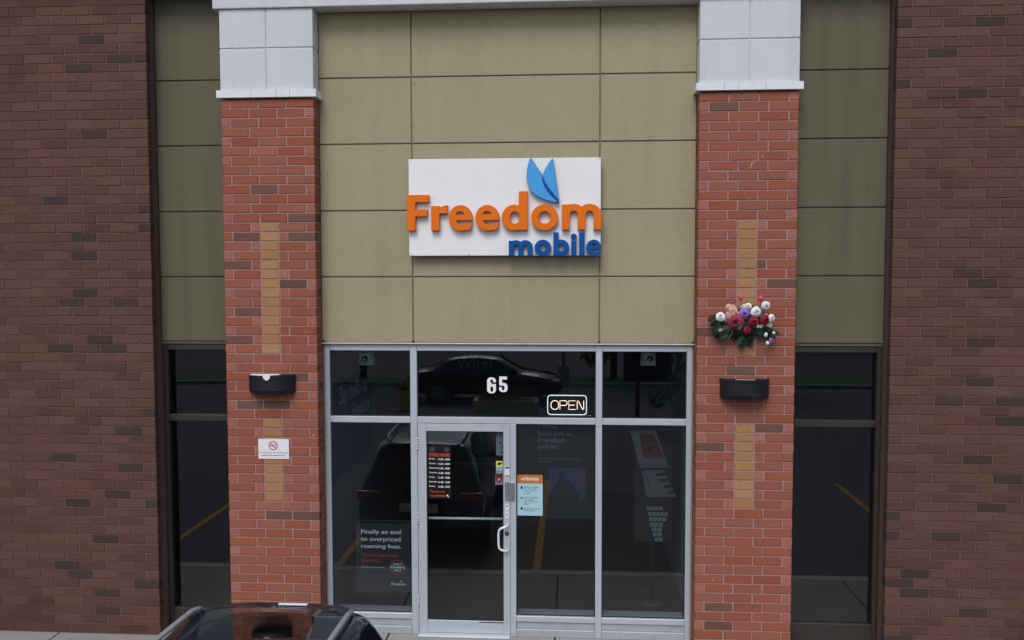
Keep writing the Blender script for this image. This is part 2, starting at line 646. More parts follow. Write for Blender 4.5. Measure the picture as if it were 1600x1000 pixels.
pier(-1, 'brick pier with no-smoking plate, beside the window with the framed poster', {(10, 2.4), (13, 2.0), (15, 2.0), (15, 2.6), (20, 2.1), (23, 2.6), (30, 2.1), (33, 2.3), (33, 2.6),
                                                                                          (45, 2.0), (45, 2.3), (26, 2.7), (18, 2.7)})
pier(1, 'brick pier carrying the artificial flowers, beside the window with brochures', {(2, 2.1), (25, 2.0), (29, 2.3), (35, 2.6), (37, 2.0), (54, 2.1), (56, 2.1), (20, 2.7), (18, 2.6)})

# ------------------------------------------------------------------ main shopfront
bld = thing('shop_building', 'olive stucco shopfront with aluminium glazing between two brick piers', 'building', (0, 0, 0))
E0 = 0.20
XC = [(-1.9985, -1.0), (-1.0, 1.0), (1.0, 1.9985)]
ZR = [(6.0, 6.688), (5.30, 6.0), (4.59, 5.30), (3.88, 4.59), (3.172, 3.88)]
box('wall_backing', (-1.999, 1.999, E0 + 0.014, 0.339, 3.174, 6.688), M_OLIVEJ, bld, bev=0)
for (z0, z1) in ZR:
    for (x0, x1) in XC:
        g = 0.0075
        a = x0 + (g if x0 > -1.9 else 0)
        b = x1 - (g if x1 < 1.9 else 0)
        c = z0 + (g if z0 > 3.2 else 0)
        d = z1 - (g if z1 < 6.6 else 0)
        box('panel', (a, b, E0, E0 + 0.05, c, d), M_OLIVE, bld, bev=0.006, seg=2)
for x in (-1.985, -1.0, 1.0, 1.985):
    box('weep_hole', (x - 0.012, x + 0.012, E0 - 0.003, E0 + 0.02, 3.174, 3.192), M_GASKET, bld, bev=0)
box('drip_trim', (-1.9995, 1.9995, E0 - 0.012, 0.335, 3.150, 3.1705), M_SEAL, bld, bev=0.003)
box('trim_edge', (-1.9995, 1.9995, E0 - 0.018, E0 - 0.0125, 3.158, 3.166), M_CAP, bld, bev=0.001)
# cornice across the bay and both piers
co = box('cornice', (-3.06, 3.06, -0.03, 0.60, 6.692, 7.25), M_WHITE_ST, bld, bev=0.01, seg=2)
box('coping', (-3.09, 3.09, -0.06, 0.63, 7.252, 7.30), M_CAP, bld, bev=0.006)
# glazing frame
FY0, FY1 = 0.222, 0.33
fr = lambda n, x0, x1, z0, z1, y0=FY0, m=M_ALU, bev=0.004: box(n, (x0, x1, y0, FY1, z0, z1), m, bld, bev=bev)
fr('jamb', -1.983, -1.931, GZ, 3.148)
fr('jamb', 1.929, 1.983, GZ, 3.148)
box('sealant', (-1.9985, -1.984, 0.226, FY1, GZ, 3.148), M_SEAL, bld, bev=0.002)
box('sealant', (1.984, 1.9985, 0.226, FY1, GZ, 3.148), M_SEAL, bld, bev=0.002)
fr('mullion', -1.043, -0.970, GZ, 3.148)
fr('mullion', 0.966, 1.034, GZ, 3.148)
fr('mullion', 0.046, 0.108, GZ, 2.2895)
for (a, b) in ((-1.930, -1.044), (-0.969, 0.965), (1.035, 1.928)):
    fr('head_rail', a, b, 3.080, 3.148, FY0 + 0.003)
    fr('transom_bar', a, b, 2.290, 2.358, FY0 + 0.003)
for (a, b) in ((-1.930, -1.044), (0.109, 0.965), (1.035, 1.928)):
    fr('sill_rail', a, b, 0.110, 0.172, FY0 + 0.003)
    fr('sill_panel', a, b, 0.030, 0.1085, FY0 + 0.022, M_ALU_D)
    fr('base_rail', a, b, GZ, 0.0285, FY0 - 0.008, M_ALU_D)
    box('sill_ledge', (a, b, FY1 + 0.001, FY1 + 0.14, 0.12, 0.165), M_ALU_D, bld, bev=0.003)
GY0, GY1 = 0.268, 0.276
LIGHTS = [(-1.930, -1.044, 2.359, 3.079), (-0.969, 0.965, 2.359, 3.079), (1.035, 1.928, 2.359, 3.079),
          (-1.930, -1.044, 0.173, 2.289), (0.109, 0.965, 0.173, 2.289), (1.035, 1.928, 0.173, 2.289)]
for (x0, x1, z0, z1) in LIGHTS:
    pn = box('window_pane', (x0 + 0.001, x1 - 0.001, GY0, GY1, z0 + 0.001, z1 - 0.001), GLASS, bld, bev=0)
    bm = bmesh.new()
    for d in ((x0, x0 + 0.009, z0, z1), (x1 - 0.009, x1, z0, z1), (x0 + 0.0095, x1 - 0.0095, z0, z0 + 0.009), (x0 + 0.0095, x1 - 0.0095, z1 - 0.009, z1)):
        add_box(bm, d[0] + 0.0005, d[1] - 0.0005, GY0 - 0.012, GY0 - 0.001, d[2] + 0.0005, d[3] - 0.0005)
    bm_obj('gasket', bm, M_GASKET, pn)

# door leaf
DX0, DX1, DZ0, DZ1 = -0.966, 0.043, -0.035, 2.286
GX0, GX1, GZ0, GZ1 = -0.872, -0.030, 0.105, 2.203
bm = bmesh.new()
add_box(bm, DX0, GX0, 0.226, 0.272, DZ0, DZ1, bev=0.003)
add_box(bm, GX1, DX1, 0.226, 0.272, DZ0, DZ1, bev=0.003)
add_box(bm, GX0 + 0.0005, GX1 - 0.0005, 0.228, 0.270, GZ1, DZ1 - 0.001, bev=0.003)
add_box(bm, GX0 + 0.0005, GX1 - 0.0005, 0.228, 0.270, DZ0 + 0.001, GZ0, bev=0.003)
door = bm_obj('door', bm, M_ALU, bld)
box('door_pane', (GX0 + 0.001, GX1 - 0.001, 0.245, 0.253, GZ0 + 0.001, GZ1 - 0.001), GLASS, door, bev=0)
bm = bmesh.new()
for d in ((GX0, GX0 + 0.008, GZ0, GZ1), (GX1 - 0.008, GX1, GZ0, GZ1), (GX0 + .0085, GX1 - .0085, GZ0, GZ0 + 0.008), (GX0 + .0085, GX1 - .0085, GZ1 - 0.008, GZ1)):
    add_box(bm, d[0] + .0006, d[1] - .0006, 0.234, 0.2445, d[2] + .0006, d[3] - .0006)
bm_obj('gasket', bm, M_GASKET, door)
tube('push_bar', [(GX0 + 0.005, 0.30, 1.222), (GX1 - 0.005, 0.30, 1.226)], 0.0145, mat('push_bar_pale', srgb(236, 240, 240), rough=0.35, metal=0.1), door)
hp = []
for k in range(9):
    t = k / 8 * PI / 2
    hp.append((0.012 - 0.075 * math.sin(t) * 1.0, 0.222 - 0.06 * math.sin(t) ** .8, 1.175 + 0.03 * (1 - math.cos(t)) - 0.03))
top = [(0.018, 0.226, 1.178), (0.012, 0.195, 1.178), (-0.012, 0.172, 1.172), (-0.052, 0.166, 1.160), (-0.074, 0.165, 1.138), (-0.080, 0.165, 1.10)]
bot = [(x, y, 2.082 - z) for x, y, z in reversed(top)]
tube('pull_handle', top + bot, 0.0125, mat('white_handle', srgb(226, 228, 230), rough=0.35), door, n=12)
for z in (2.06, 1.24, 0.32):
    bm = bmesh.new()
    for k in range(5):
        lathe_bm(bm, [(0.0, 0), (0.009, 0), (0.009, 0.026), (0.0, 0.026)], 10, Matrix.Translation((-0.968, 0.219, z - 0.07 + k * 0.028)))
    bm_obj('hinge', bm, M_STEEL, door)
bm = bmesh.new()
lathe_bm(bm, [(0.0, 0.016), (0.014, 0.016), (0.022, 0.010), (0.024, 0.0)], 20, Matrix.Translation((0.008, 0.2255, 1.088)) @ Matrix.Rotation(PI / 2, 4, 'X'))
bm_obj('lock_cylinder', bm, mat('lock_dark', srgb(84, 80, 76), rough=0.4, metal=0.7), door)
bm = bmesh.new()
lathe_bm(bm, [(0.0, 0.008), (0.006, 0.008), (0.007, 0.0)], 12, Matrix.Translation((-0.925, 0.2255, 1.205)) @ Matrix.Rotation(PI / 2, 4, 'X'))
bm_obj('screw_head', bm, M_STEEL, door)
bm = bmesh.new()
add_box(bm, 0.028, 0.094, 0.205, 0.2185, 1.452, 1.660, bev=0.008, seg=2)
add_box(bm, -0.014, 0.034, 0.2188, 0.2255, 1.452, 1.662, bev=0.002)
lg = bm_obj('latch_guard', bm, M_STEEL, door)
for (x, z) in ((0.0, 1.645), (0.0, 1.47), (0.006, 1.585), (0.006, 1.53)):
    bm = bmesh.new()
    lathe_bm(bm, [(0.0, 0.006), (0.006, 0.005), (0.007, 0.0)], 10, Matrix.Translation((x, 0.2186, z)) @ Matrix.Rotation(PI / 2, 4, 'X'))
    bm_obj('bolt', bm, M_STEEL, lg)
box('kick_gap', (-0.30, -0.032, 0.2255, 0.2278, 0.088, 0.098), M_GASKET, door, bev=0)
box('threshold', (-0.968, 0.044, 0.14, 0.30, GZ - 0.004, -0.037), M_ALU, bld, bev=0.006)

# ------------------------------------------------------------------ shop interior
M_IWALL = mat('interior_wall', srgb(136, 138, 144), rough=0.9, var=0.05, vscale=2)
M_IFLOOR = mat('interior_floor', srgb(58, 50, 46), rough=0.6, var=0.15, vscale=2.5)
M_ICEIL = mat('interior_ceiling', srgb(110, 110, 110), rough=0.9)
tag(box('shop_floor', (-2.9, 2.9, 0.345, 7.0, -0.30, -0.03), M_IFLOOR, bev=0), kind='structure')
tag(box('interior_wall_left', (-2.4, -2.04, 0.345, 6.99, -0.029, 3.30), M_IWALL, bev=0), kind='structure')
tag(box('interior_wall_right', (2.04, 2.4, 0.345, 6.99, -0.029, 3.30), M_IWALL, bev=0), kind='structure')
tag(box('interior_wall_back', (-2.039, 2.039, 6.6, 6.99, -0.029, 3.299), M_IWALL, bev=0), kind='structure')
tag(box('ceiling', (-2.039, 2.039, 0.345, 6.599, 3.15, 3.299), M_ICEIL, bev=0), kind='structure')
tag(box('roof', (-9.5, 9.5, 0.61, 12.0, 6.9, 7.2), mat('roofing', srgb(110, 108, 104), rough=0.9), bev=0), kind='structure')
bm = bmesh.new()
add_box(bm, -2.0, 2.0, 0.345, 0.36, 3.305, 6.89)
o = bm_obj('back_lining', bm, M_IWALL, bld)

# ------------------------------------------------------------------ sign board with raised letters
sg = thing('sign_board', 'white sign board with raised orange and blue lettering on the olive wall', 'sign', (-0.005, 0.10, 4.103))
sb = lambda n, d, m, bev=0.004: box(n, (d[0] + 0.005, d[1] + 0.005, d[2] - 0.10, d[3] - 0.10, d[4] - 4.103, d[5] - 4.103), m, sg, bev=bev)
sb('board', (-1.019, 1.008, 0.10, 0.150, 4.103, 5.122), M_WHITE)
for x in (-0.7, 0.0, 0.7):
    sb('bracket', (x - 0.03, x + 0.03, 0.151, 0.198, 4.2, 5.05), M_ALU_D)
AX = (1.015 + 1.028) / (940 - 636) / 4.706
ax = lambda u: -1.028 + (u - 75.3) * AX
AZ = (4.742 - 4.367) / (360 - 304) / 4.706
az = lambda v: 4.742 - (v - 348) * AZ


def to_m(loops):
    return [[(ax(x) + 0.005, az(-z) - 4.103) for (x, z) in lp] for lp in loops]


# signed fields in (u, -v): "z" = -v
bxf = lambda x0, x1, v0, v1: (lambda X, Z: np.maximum(np.maximum(x0 - X, X - x1), np.maximum(-v1 - Z, Z + v0)))
ell = lambda cx, cv, rx, ry: (lambda X, Z: (np.sqrt(((X - cx) / rx) ** 2 + ((Z + cv) / ry) ** 2) - 1) * min(rx, ry))
half = lambda nx, nv, c: (lambda X, Z: nx * X + nv * (-Z) - c)
rb = lambda cx, cv, rx, ry, rad: (lambda X, Z: np.sqrt(np.maximum(np.abs(X - cx) - (rx - rad), 0) ** 2 + np.maximum(np.abs(Z + cv) - (ry - rad), 0) ** 2)
                                  + np.minimum(np.maximum(np.abs(X - cx) - (rx - rad), np.abs(Z + cv) - (ry - rad)), 0) - rad)
U = lambda *f: (lambda X, Z: np.minimum.reduce([g(X, Z) for g in f]))
I = lambda *f: (lambda X, Z: np.maximum.reduce([g(X, Z) for g in f]))
SUB = lambda f, *g: (lambda X, Z: np.maximum.reduce([f(X, Z)] + [-h(X, Z) for h in g]))


def fld_e(x0, x1, v0, v1, t=0, bar=0):
    w, h = x1 - x0, v1 - v0
    fx = lambda u: x0 + w * u
    fv = lambda q: v0 + h * q
    body = U(ell(fx(.5), fv(.5), w * .5, h * .5), rb(fx(.70), fv(.735), w * .275, h * .238, w * .20), bxf(fx(.6), fx(.995), fv(.47), fv(.60)))
    upper = I(ell(fx(.49), fv(.375), w * .175, h * .13), bxf(x0, x1, v0, fv(.370)))
    lower = I(ell(fx(.62), fv(.60), w * .285, h * .155), bxf(x0, x1 + 9, fv(.595), v1))
    slot = I(half(-.16, 1, fv(.675) - .16 * fx(1.0)), bxf(fx(.62), x1 + 9, fv(.595), fv(.76)))
    return SUB(body, upper, lower, slot)


def fld_m(x0, x1, v0, v1, s):
    n = (x1 - x0 - 3 * s) / 2
    a = U(bxf(x0, x0 + s, v0 + 4, v1), bxf(x0 + s + n, x0 + 2 * s + n, v0 + (v1 - v0) * .35, v1), bxf(x1 - s, x1, v0 + (v1 - v0) * .38, v1))
    r = (n + 2 * s) / 2
    vy = v0 + r * .92
    out = a
    for k in range(2):
        c = x0 + r + k * (n + s)
        arch = SUB(I(ell(c, vy, r, r * .92), bxf(x0 - 9, x1 + 9, v0 - 9, vy)), ell(c, vy, n / 2, (n / 2) * .95))
        if k == 0:
            arch = I(arch, bxf(x0, x1, v0 - 5, v1))
        out = U(out, arch, SUB(bxf(c - r, c - n / 2, vy - .5, v1), bxf(-9, x0, -999, 9999)) if k else bxf(x0, x0 + s, vy, v1))
    return out


L_ = []
L_.append(('F', U(bxf(75, 138, 348, 612), bxf(75, 238, 348, 402), bxf(75, 225, 455, 507)), (75, 240, 348, 612)))
L_.append(('r', U(bxf(255, 316, 430, 612), SUB(I(ell(372, 505, 84, 80), bxf(300, 377, 425, 486)), ell(378, 532, 62, 48))), (255, 380, 424, 612)))
L_.append(('e', fld_e(385, 560, 424, 615, 52, 52), (385, 562, 424, 616)))
L_.append(('e', fld_e(582, 758, 424, 615, 52, 52), (582, 760, 424, 616)))
L_.append(('d', U(SUB(ell(868, 519, 91, 95), ell(872, 519, 36, 44)), SUB(bxf(903, 967, 327, 610), ell(868, 519, 40, 46))), (776, 968, 327, 616)))
L_.append(('o', SUB(ell(1091, 519, 98, 96), ell(1091, 519, 44, 44)), (993, 1190, 422, 616)))
L_.append(('m', fld_m(1217, 1505, 421, 610, 57), (1217, 1506, 420, 612)))
for n, f_, (a, b, c, d) in L_:
    lp = to_m(contour(f_, a, b, -d, -c))
    o = flat_shape('letter', lp, -0.060, 0.056, M_ORANGE_R, sg, M_ORANGE_S)
    fc = to_m(contour(lambda X, Z: f_(X, Z) + 3.2, a, b, -d, -c))
    flat_shape('letter_face', fc, -0.0625, 0.002, M_ORANGE, o)
L2 = [('m', fld_m(828, 1003, 684, 800, 38), (828, 1004, 682, 802)),
      ('o', SUB(ell(1078, 741, 61, 60), ell(1078, 741, 24, 24)), (1017, 1139, 680, 802)),
      ('b', U(SUB(ell(1213, 741, 58, 60), ell(1211, 741, 22, 25)), SUB(bxf(1155, 1193, 628, 800), ell(1211, 741, 24, 27))), (1154, 1272, 628, 802)),
      ('i', bxf(1285, 1323, 690, 800), (1285, 1323, 690, 800)),
      ('i_dot', ell(1304, 659, 22, 22), (1282, 1326, 637, 681)),
      ('l', bxf(1343, 1383, 628, 800), (1343, 1383, 628, 800)),
      ('e', fld_e(1394, 1505, 682, 802, 34, 33), (1394, 1507, 682, 803))]
for n, f_, (a, b, c, d) in L2:
    lp = to_m(contour(f_, a, b, -d, -c, h=0.7))
    o = flat_shape('letter', lp, -0.060, 0.056, M_BLUE_R, sg, M_BLUE_S)
    fc = to_m(contour(lambda X, Z: f_(X, Z) + 2.6, a, b, -d, -c, h=0.7))
    flat_shape('letter_face', fc, -0.0625, 0.002, M_BLUE, o)


def bez(p0, p1, p2, p3, n=14):
    return [tuple((1 - t) ** 3 * a + 3 * (1 - t) ** 2 * t * b + 3 * (1 - t) * t * t * c + t ** 3 * d for a, b, c, d in zip(p0, p1, p2, p3)) for t in (k / n for k in range(n))]


def loop_m(l):
    return [(ax(x) + 0.005, az(v) - 4.103) for (x, v) in l]


lw = bez((988, 78), (938, 210), (950, 330), (1060, 375)) + bez((1060, 375), (1110, 398), (1150, 408), (1196, 411)) + \
    bez((1196, 411), (1130, 360), (1068, 290), (1074, 207)) + [(1074, 207)]
rw = [(1152, 87), (1199, 409)] + bez((1196, 404), (1150, 330), (1090, 290), (1078, 212)) + bez((1078, 206), (1095, 160), (1125, 115), (1152, 87))
dk = bez((1076, 216), (1068, 285), (1128, 358), (1194, 406)) + bez((1194, 406), (1160, 345), (1098, 300), (1076, 216))  # dark blue leaf of the emblem, its own colour
lg_ = link('emblem', None, sg)


def poly_field(pl):
    P = np.array([(x, -v) for x, v in pl])
    Q = np.roll(P, -1, 0)

    def f(X, Z):
        d2 = np.full(X.shape, 1e12)
        ins_ = np.zeros(X.shape, bool)
        for (ax0, az0), (bx0, bz0) in zip(P, Q):
            ex, ez = bx0 - ax0, bz0 - az0
            t = np.clip(((X - ax0) * ex + (Z - az0) * ez) / (ex * ex + ez * ez + 1e-9), 0, 1)
            d2 = np.minimum(d2, (X - ax0 - t * ex) ** 2 + (Z - az0 - t * ez) ** 2)
            c1 = (az0 > Z) != (bz0 > Z)
            ins_ ^= c1 & (X < ax0 + (Z - az0) * ex / (ez if abs(ez) > 1e-9 else 1e-9))
        return np.where(ins_, -1, 1) * np.sqrt(d2)
    return f


for pl_, y_, m_, mr_, ms_, nm_ in ((lw, -0.060, M_SKYB, M_SKYB_R, M_SKYB_S, 'wing'), (rw, -0.057, M_SKYB, M_SKYB_R, M_SKYB_S, 'wing'), (dk, -0.064, M_BLUE, M_BLUE, M_BLUE_S, 'wing_leaf')):
    flat_shape(nm_, [loop_m(pl_)], y_, 0.05, mr_, lg_, ms_)
    if nm_ == 'wing':
        fc = contour(lambda X, Z: poly_field(pl_)(X, Z) + 3.0, 940, 1205, -415, -75)
        flat_shape('wing_face', to_m(fc[:1]), y_ - 0.0025, 0.002, m_, lg_)
for (u, v) in ((97, 96), (1485, 88), (100, 788), (530, 788), (925, 92), (1480, 790)):
    x, z = loop_m([(u, v)])[0]
    bm = bmesh.new()
    lathe_bm(bm, [(0, 0.004), (0.006, 0.003), (0.007, 0)], 10, Matrix.Translation((x, 0, z)) @ Matrix.Rotation(PI / 2, 4, 'X'))
    bm_obj('screw_head', bm, M_ALU_D, sg)


def fit_text(s, x0, x1, z0, z1, y, m, parent=None, bold=0.0, shear=0.0, depth=0.0005, name='lettering', keep=False):
    """lettering fitted into the box x0..x1, z0..z1 on a plane facing -Y; z1 None keeps the letters' own height."""
    cu = bpy.data.curves.new('t', 'FONT')
    cu.body = s
    cu.size = 1.0
    cu.offset = bold
    cu.extrude = 0.0
    cu.resolution_u = 3
    cu.shear = shear
    t = bpy.data.objects.new('t', cu)
    C.objects.link(t)
    dg = bpy.context.evaluated_depsgraph_get()
    me = bpy.data.meshes.new_from_object(t.evaluated_get(dg))
    bpy.data.objects.remove(t, do_unlink=True)
    bpy.data.curves.remove(cu)
    co_ = np.array([v.co[:] for v in me.vertices])
    lo, hi = co_.min(0), co_.max(0)
    sx = (x1 - x0) / (hi[0] - lo[0])
    sz = sx if z1 is None else (z1 - z0) / (hi[1] - lo[1])
    off = parent.matrix_world.translation if parent else Vector((0, 0, 0))
    for v, c in zip(me.vertices, co_):
        v.co = (x0 + (c[0] - lo[0]) * sx - off.x, y - off.y, z0 + (c[1] - lo[1]) * sz - off.z) if z1 is not None else \
            (x0 + (c[0] - lo[0]) * sx - off.x, y - off.y, z0 + c[1] * sx - off.z)
    me.materials.clear()
    me.materials.append(m)
    me.name = name
    return link(name, me, parent)


def cthing(name, label, cat, loc, group=None):
    o = thing(name, label, cat, loc, group=group)
    bpy.context.view_layer.update()
    return o


def wbox(name, d, m, parent, bev=0.0):
    o = parent.matrix_world.translation
    return box(name, (d[0] - o.x, d[1] - o.x, d[2] - o.y, d[3] - o.y, d[4] - o.z, d[5] - o.z), m, parent, bev=bev)


def wshape(name, loops, y, depth, m, parent, side=None):
    o = parent.matrix_world.translation
    return flat_shape(name, [[(x - o.x, z - o.z) for x, z in lp] for lp in loops], y - o.y, depth, m, parent, side)


# bird droppings and paint flecks on the walls
def fleck(parent, x, z, h, w, y=-0.0035, lean=0.3):
    n = 7
    L1 = [(x + lean * h * t + w * math.sin(PI * t) * random.uniform(.5, 1) - w * .2, z + h * (t - .5)) for t in (k / n for k in range(n + 1))]
    L2 = [(x + lean * h * t - w * math.sin(PI * t) * random.uniform(.3, .9), z + h * (t - .5)) for t in (k / n for k in range(n - 1, 0, -1))]
    wshape('stain', [L1 + L2], y, 0.001, mat('dropping', srgb(190, 166, 156), rough=.9), parent)


PIERS = [o for o in bpy.data.objects if o.name.startswith('brick_pier')]
PL, PR = sorted(PIERS, key=lambda o: o.location.x)
bpy.context.view_layer.update()
for (x, z, h, w) in ((2.52, 5.02, .10, .008), (2.56, 5.06, .05, .005), (2.50, 4.66, .06, .004), (2.19, 0.70, .04, .008), (2.64, 5.10, .02, .012)):
    fleck(PR, x, z, h, w)
for (x, z, h, w) in ((-2.06, 2.19, .035, .010), (-2.075, 2.09, .05, .004), (-2.2, 0.94, .02, .006), (-2.05, 0.9, .02, .008), (-2.13, 3.3, .02, .004)):
    fleck(PL, x, z, h, w)
bpy.context.view_layer.update()
fleck(bld, 0.645, 3.20, .05, .004, E0 - .002, -.4)
for (x, z, h, w) in ((-0.975, 5.93, .025, .003), (-1.02, 5.49, .02, .003), (0.30, 3.83, .012, .004), (-0.96, 3.19, .02, .003), (-0.6, 3.62, .015, .002)):
    wshape('speck', [[(x, z), (x + h, z - h * .8), (x + h + w, z - h * .7), (x + w, z + h * .2)]], E0 - .002, .001, M_GASKET, bld)

# ------------------------------------------------------------------ wall lamps
def wall_lamp(cx, z0, z1, label, paper):
    t = cthing('wall_lamp', label, 'lamp', (cx, 0, z0), 'half-drum lamps on the brick piers')
    h = z1 - z0
    n = 28
    bm = bmesh.new()

    def ring(sx, dep, z):
        vs_ = []
        for k in range(n + 1):
            a = PI * k / n
            ex = math.copysign(abs(math.cos(a)) ** 0.9, math.cos(a))
            vs_.append(bm.verts.new((0.25 * sx * ex, -dep * math.sin(a) ** 0.95 - 0.002, z)))
        return vs_
    rs = [ring(0.93, 0.155, 0.0), ring(0.985, 0.172, 0.014), ring(0.995, 0.180, 0.035), ring(1.0, 0.182, 0.04), ring(1.0, 0.182, h - 0.035), ring(1.012, 0.187, h - 0.03),
          ring(1.012, 0.187, h - 0.004), ring(1.0, 0.182, h), ring(0.95, 0.165, h), ring(0.95, 0.163, h - 0.02)]
    for a, b in zip(rs, rs[1:]):
        for k in range(n):
            bm.faces.new((a[k], a[k + 1], b[k + 1], b[k]))
    bm.faces.new(rs[0])
    bm.faces.new(rs[-1])
    for a, b in zip(rs, rs[1:]):
        bm.faces.new((a[0], b[0], b[n], a[n])) if False else None
    bmesh.ops.recalc_face_normals(bm, faces=bm.faces)
    bm_obj('housing', bm, M_BLACK, t)
    box('back_plate', (-0.245, 0.245, -0.008, -0.001, 0.006, h - 0.006), M_BLACK, t, bev=0)
    box('lens', (-0.10, 0.10, -0.12, -0.05, h - 0.0195, h - 0.006), mat('lamp_lens', srgb(196, 194, 188), rough=0.3), t, bev=0.003)
    if paper:
        bm = bmesh.new()
        pts = [(-0.21, -0.05, h + 0.004), (0.10, -0.035, h + 0.004), (0.11, -0.15, h + 0.005), (0.03, -0.19, h + 0.004), (-0.04, -0.197, h + 0.002), (-0.2, -0.15, h + 0.003)]
        bm.faces.new([bm.verts.new(p) for p in pts])
        q = [(-0.045, -0.193, h + 0.004), (0.035, -0.193, h + 0.004), (0.038, -0.194, h - 0.018), (0.022, -0.1935, h - 0.042), (-0.004, -0.193, h - 0.050), (-0.028, -0.193, h - 0.036), (-0.042, -0.193, h - 0.012)]
        bm.faces.new([bm.verts.new(p) for p in q])
        r = bmesh.ops.extrude_face_region(bm, geom=bm.faces[:])
        bmesh.ops.translate(bm, verts=[v for v in r['geom'] if isinstance(v, bmesh.types.BMVert)], vec=(0, -0.0015, 0.0015))
        bmesh.ops.recalc_face_normals(bm, faces=bm.faces)
        bm_obj('torn_paper', bm, M_PAPER, t)
    return t


wall_lamp(-2.49, 2.648, 2.845, 'black half-drum wall lamp with torn white paper on its top edge', True)
wall_lamp(2.487, 2.628, 2.832, 'black half-drum wall lamp on the brick pier below the flowers', False)

# ------------------------------------------------------------------ no-smoking plate
ns_ = cthing('no_smoking_plate', 'white no-smoking plate with red symbol fixed to the brick pier', 'sign', (-2.492, -0.003, 1.925))
M_REDP = mat('sign_red', srgb(176, 34, 58), rough=0.5)
M_INK = mat('ink_black', srgb(40, 36, 42), rough=0.7)
wbox('plate', (-2.660, -2.324, -0.006, -0.002, 1.925, 2.142), M_PAPER, ns_, 0.001)
wshape('ring', disc_loops(-2.496, 2.070, 0.049, 32, 0.040), -0.0075, 0.001, M_REDP, ns_)
wshape('slash', [[(-2.531, 2.098), (-2.525, 2.104), (-2.461, 2.042), (-2.467, 2.036)]], -0.0078, 0.001, M_REDP, ns_)
wshape('cigarette', [[(-2.528, 2.062), (-2.478, 2.062), (-2.478, 2.071), (-2.528, 2.071)]], -0.0070, 0.001, M_INK, ns_)
wshape('smoke_mark', [[(-2.476, 2.074), (-2.470, 2.074), (-2.466, 2.090), (-2.476, 2.094), (-2.484, 2.092), (-2.484, 2.089), (-2.474, 2.088)]], -0.0070, 0.001, M_INK, ns_)
fit_text('No Smoking On Walkways', -2.654, -2.330, 1.980, 2.003, -0.0068, M_REDP, ns_, bold=0.004)
bm = bmesh.new()
x = -2.625
while x < -2.37:
    w = random.uniform(0.006, 0.018)
    add_box(bm, x + 2.492, min(x + w, -2.365) + 2.492, -0.0040, -0.0034, 1.960 - 1.925, 1.9675 - 1.925)
    x += w + 0.005
bm_obj('small_print', bm, M_INK, ns_)

# ------------------------------------------------------------------ flowers on the right pier
fl = cthing('flower_arrangement', 'wall-hung arrangement of artificial roses, buds and leaves on the brick pier', 'flowers', (2.45, 0.0, 3.40))
FX = lambda px: 0.7266 + (2.153 + (px - 1113) * 0.006567 - 0.7266) * 0.986 - 2.45
FZ = lambda py: 3.964 + (3.631 - (py - 470) * 0.006588 - 3.964) * 0.986 - 3.40
fm = lambda n, c, v=0.14: mat('petal_' + n, srgb(*c), rough=0.7, var=v, vscale=60, spec=0.2)
P_WHITE, P_BURG, P_RED, P_PURP = fm('white', (228, 226, 228), 0.05), fm('burgundy', (146, 62, 74)), fm('red', (142, 26, 58)), fm('purple', (146, 112, 186))
P_PEACH, P_PINK, P_CREAM = fm('peach', (228, 186, 168)), fm('pink', (222, 70, 104)), fm('cream', (226, 222, 212), 0.05)
M_LEAF = mat('leaf_dark', (0.016, 0.042, 0.020, 1), rough=0.6, obj_var=0.35, hue_var=0.02, var=0.2, vscale=40)
M_LEAF2 = mat('leaf_teal', srgb(100, 150, 140), rough=0.6, var=0.15, vscale=60)
M_TWIG = mat('twig', srgb(150, 110, 70), rough=0.8)


DEEP = {m_.name: fm(m_.name + '_deep', c_) for m_, c_ in ((P_WHITE, (176, 174, 178)), (P_BURG, (86, 22, 36)), (P_RED, (84, 8, 30)), (P_PURP, (98, 66, 138)), (P_PEACH, (196, 144, 126)), (P_PINK, (176, 40, 70)), (P_CREAM, (178, 172, 158)))}  # petal bases: deeper own colour, also painting in the shading between petals


def petal(bm, ang, r0, r1, width, lift, curl, rr):
    """one curved petal leaving the axis (local -Y points at the viewer)"""
    n, mrow = 5, 4
    grid = []
    for i in range(mrow):
        t = i / (mrow - 1)
        r = r0 + (r1 - r0) * t
        y = -lift * (1 - (1 - t) ** 2) + curl * t ** 3
        row = []
        for j in range(n):
            s = (j / (n - 1) - 0.5)
            wv = width * (0.5 + 0.5 * math.sin(PI * min(1, 0.3 + 0.45 * t)))
            a = ang + s * wv
            rad = r * (1 - 0.10 * (2 * s) ** 2 * t) + rr.uniform(-1, 1) * 0.03 * r1
            row.append(bm.verts.new((math.cos(a) * rad, y - 0.10 * r1 * (2 * s) ** 2 * (1 - t), math.sin(a) * rad)))
        grid.append(row)
    for a, b in zip(grid, grid[1:]):
        for j in range(n - 1):
            f = bm.faces.new((a[j], a[j + 1], b[j + 1], b[j]))
            f.material_index = 0 if b is grid[-1] else 1


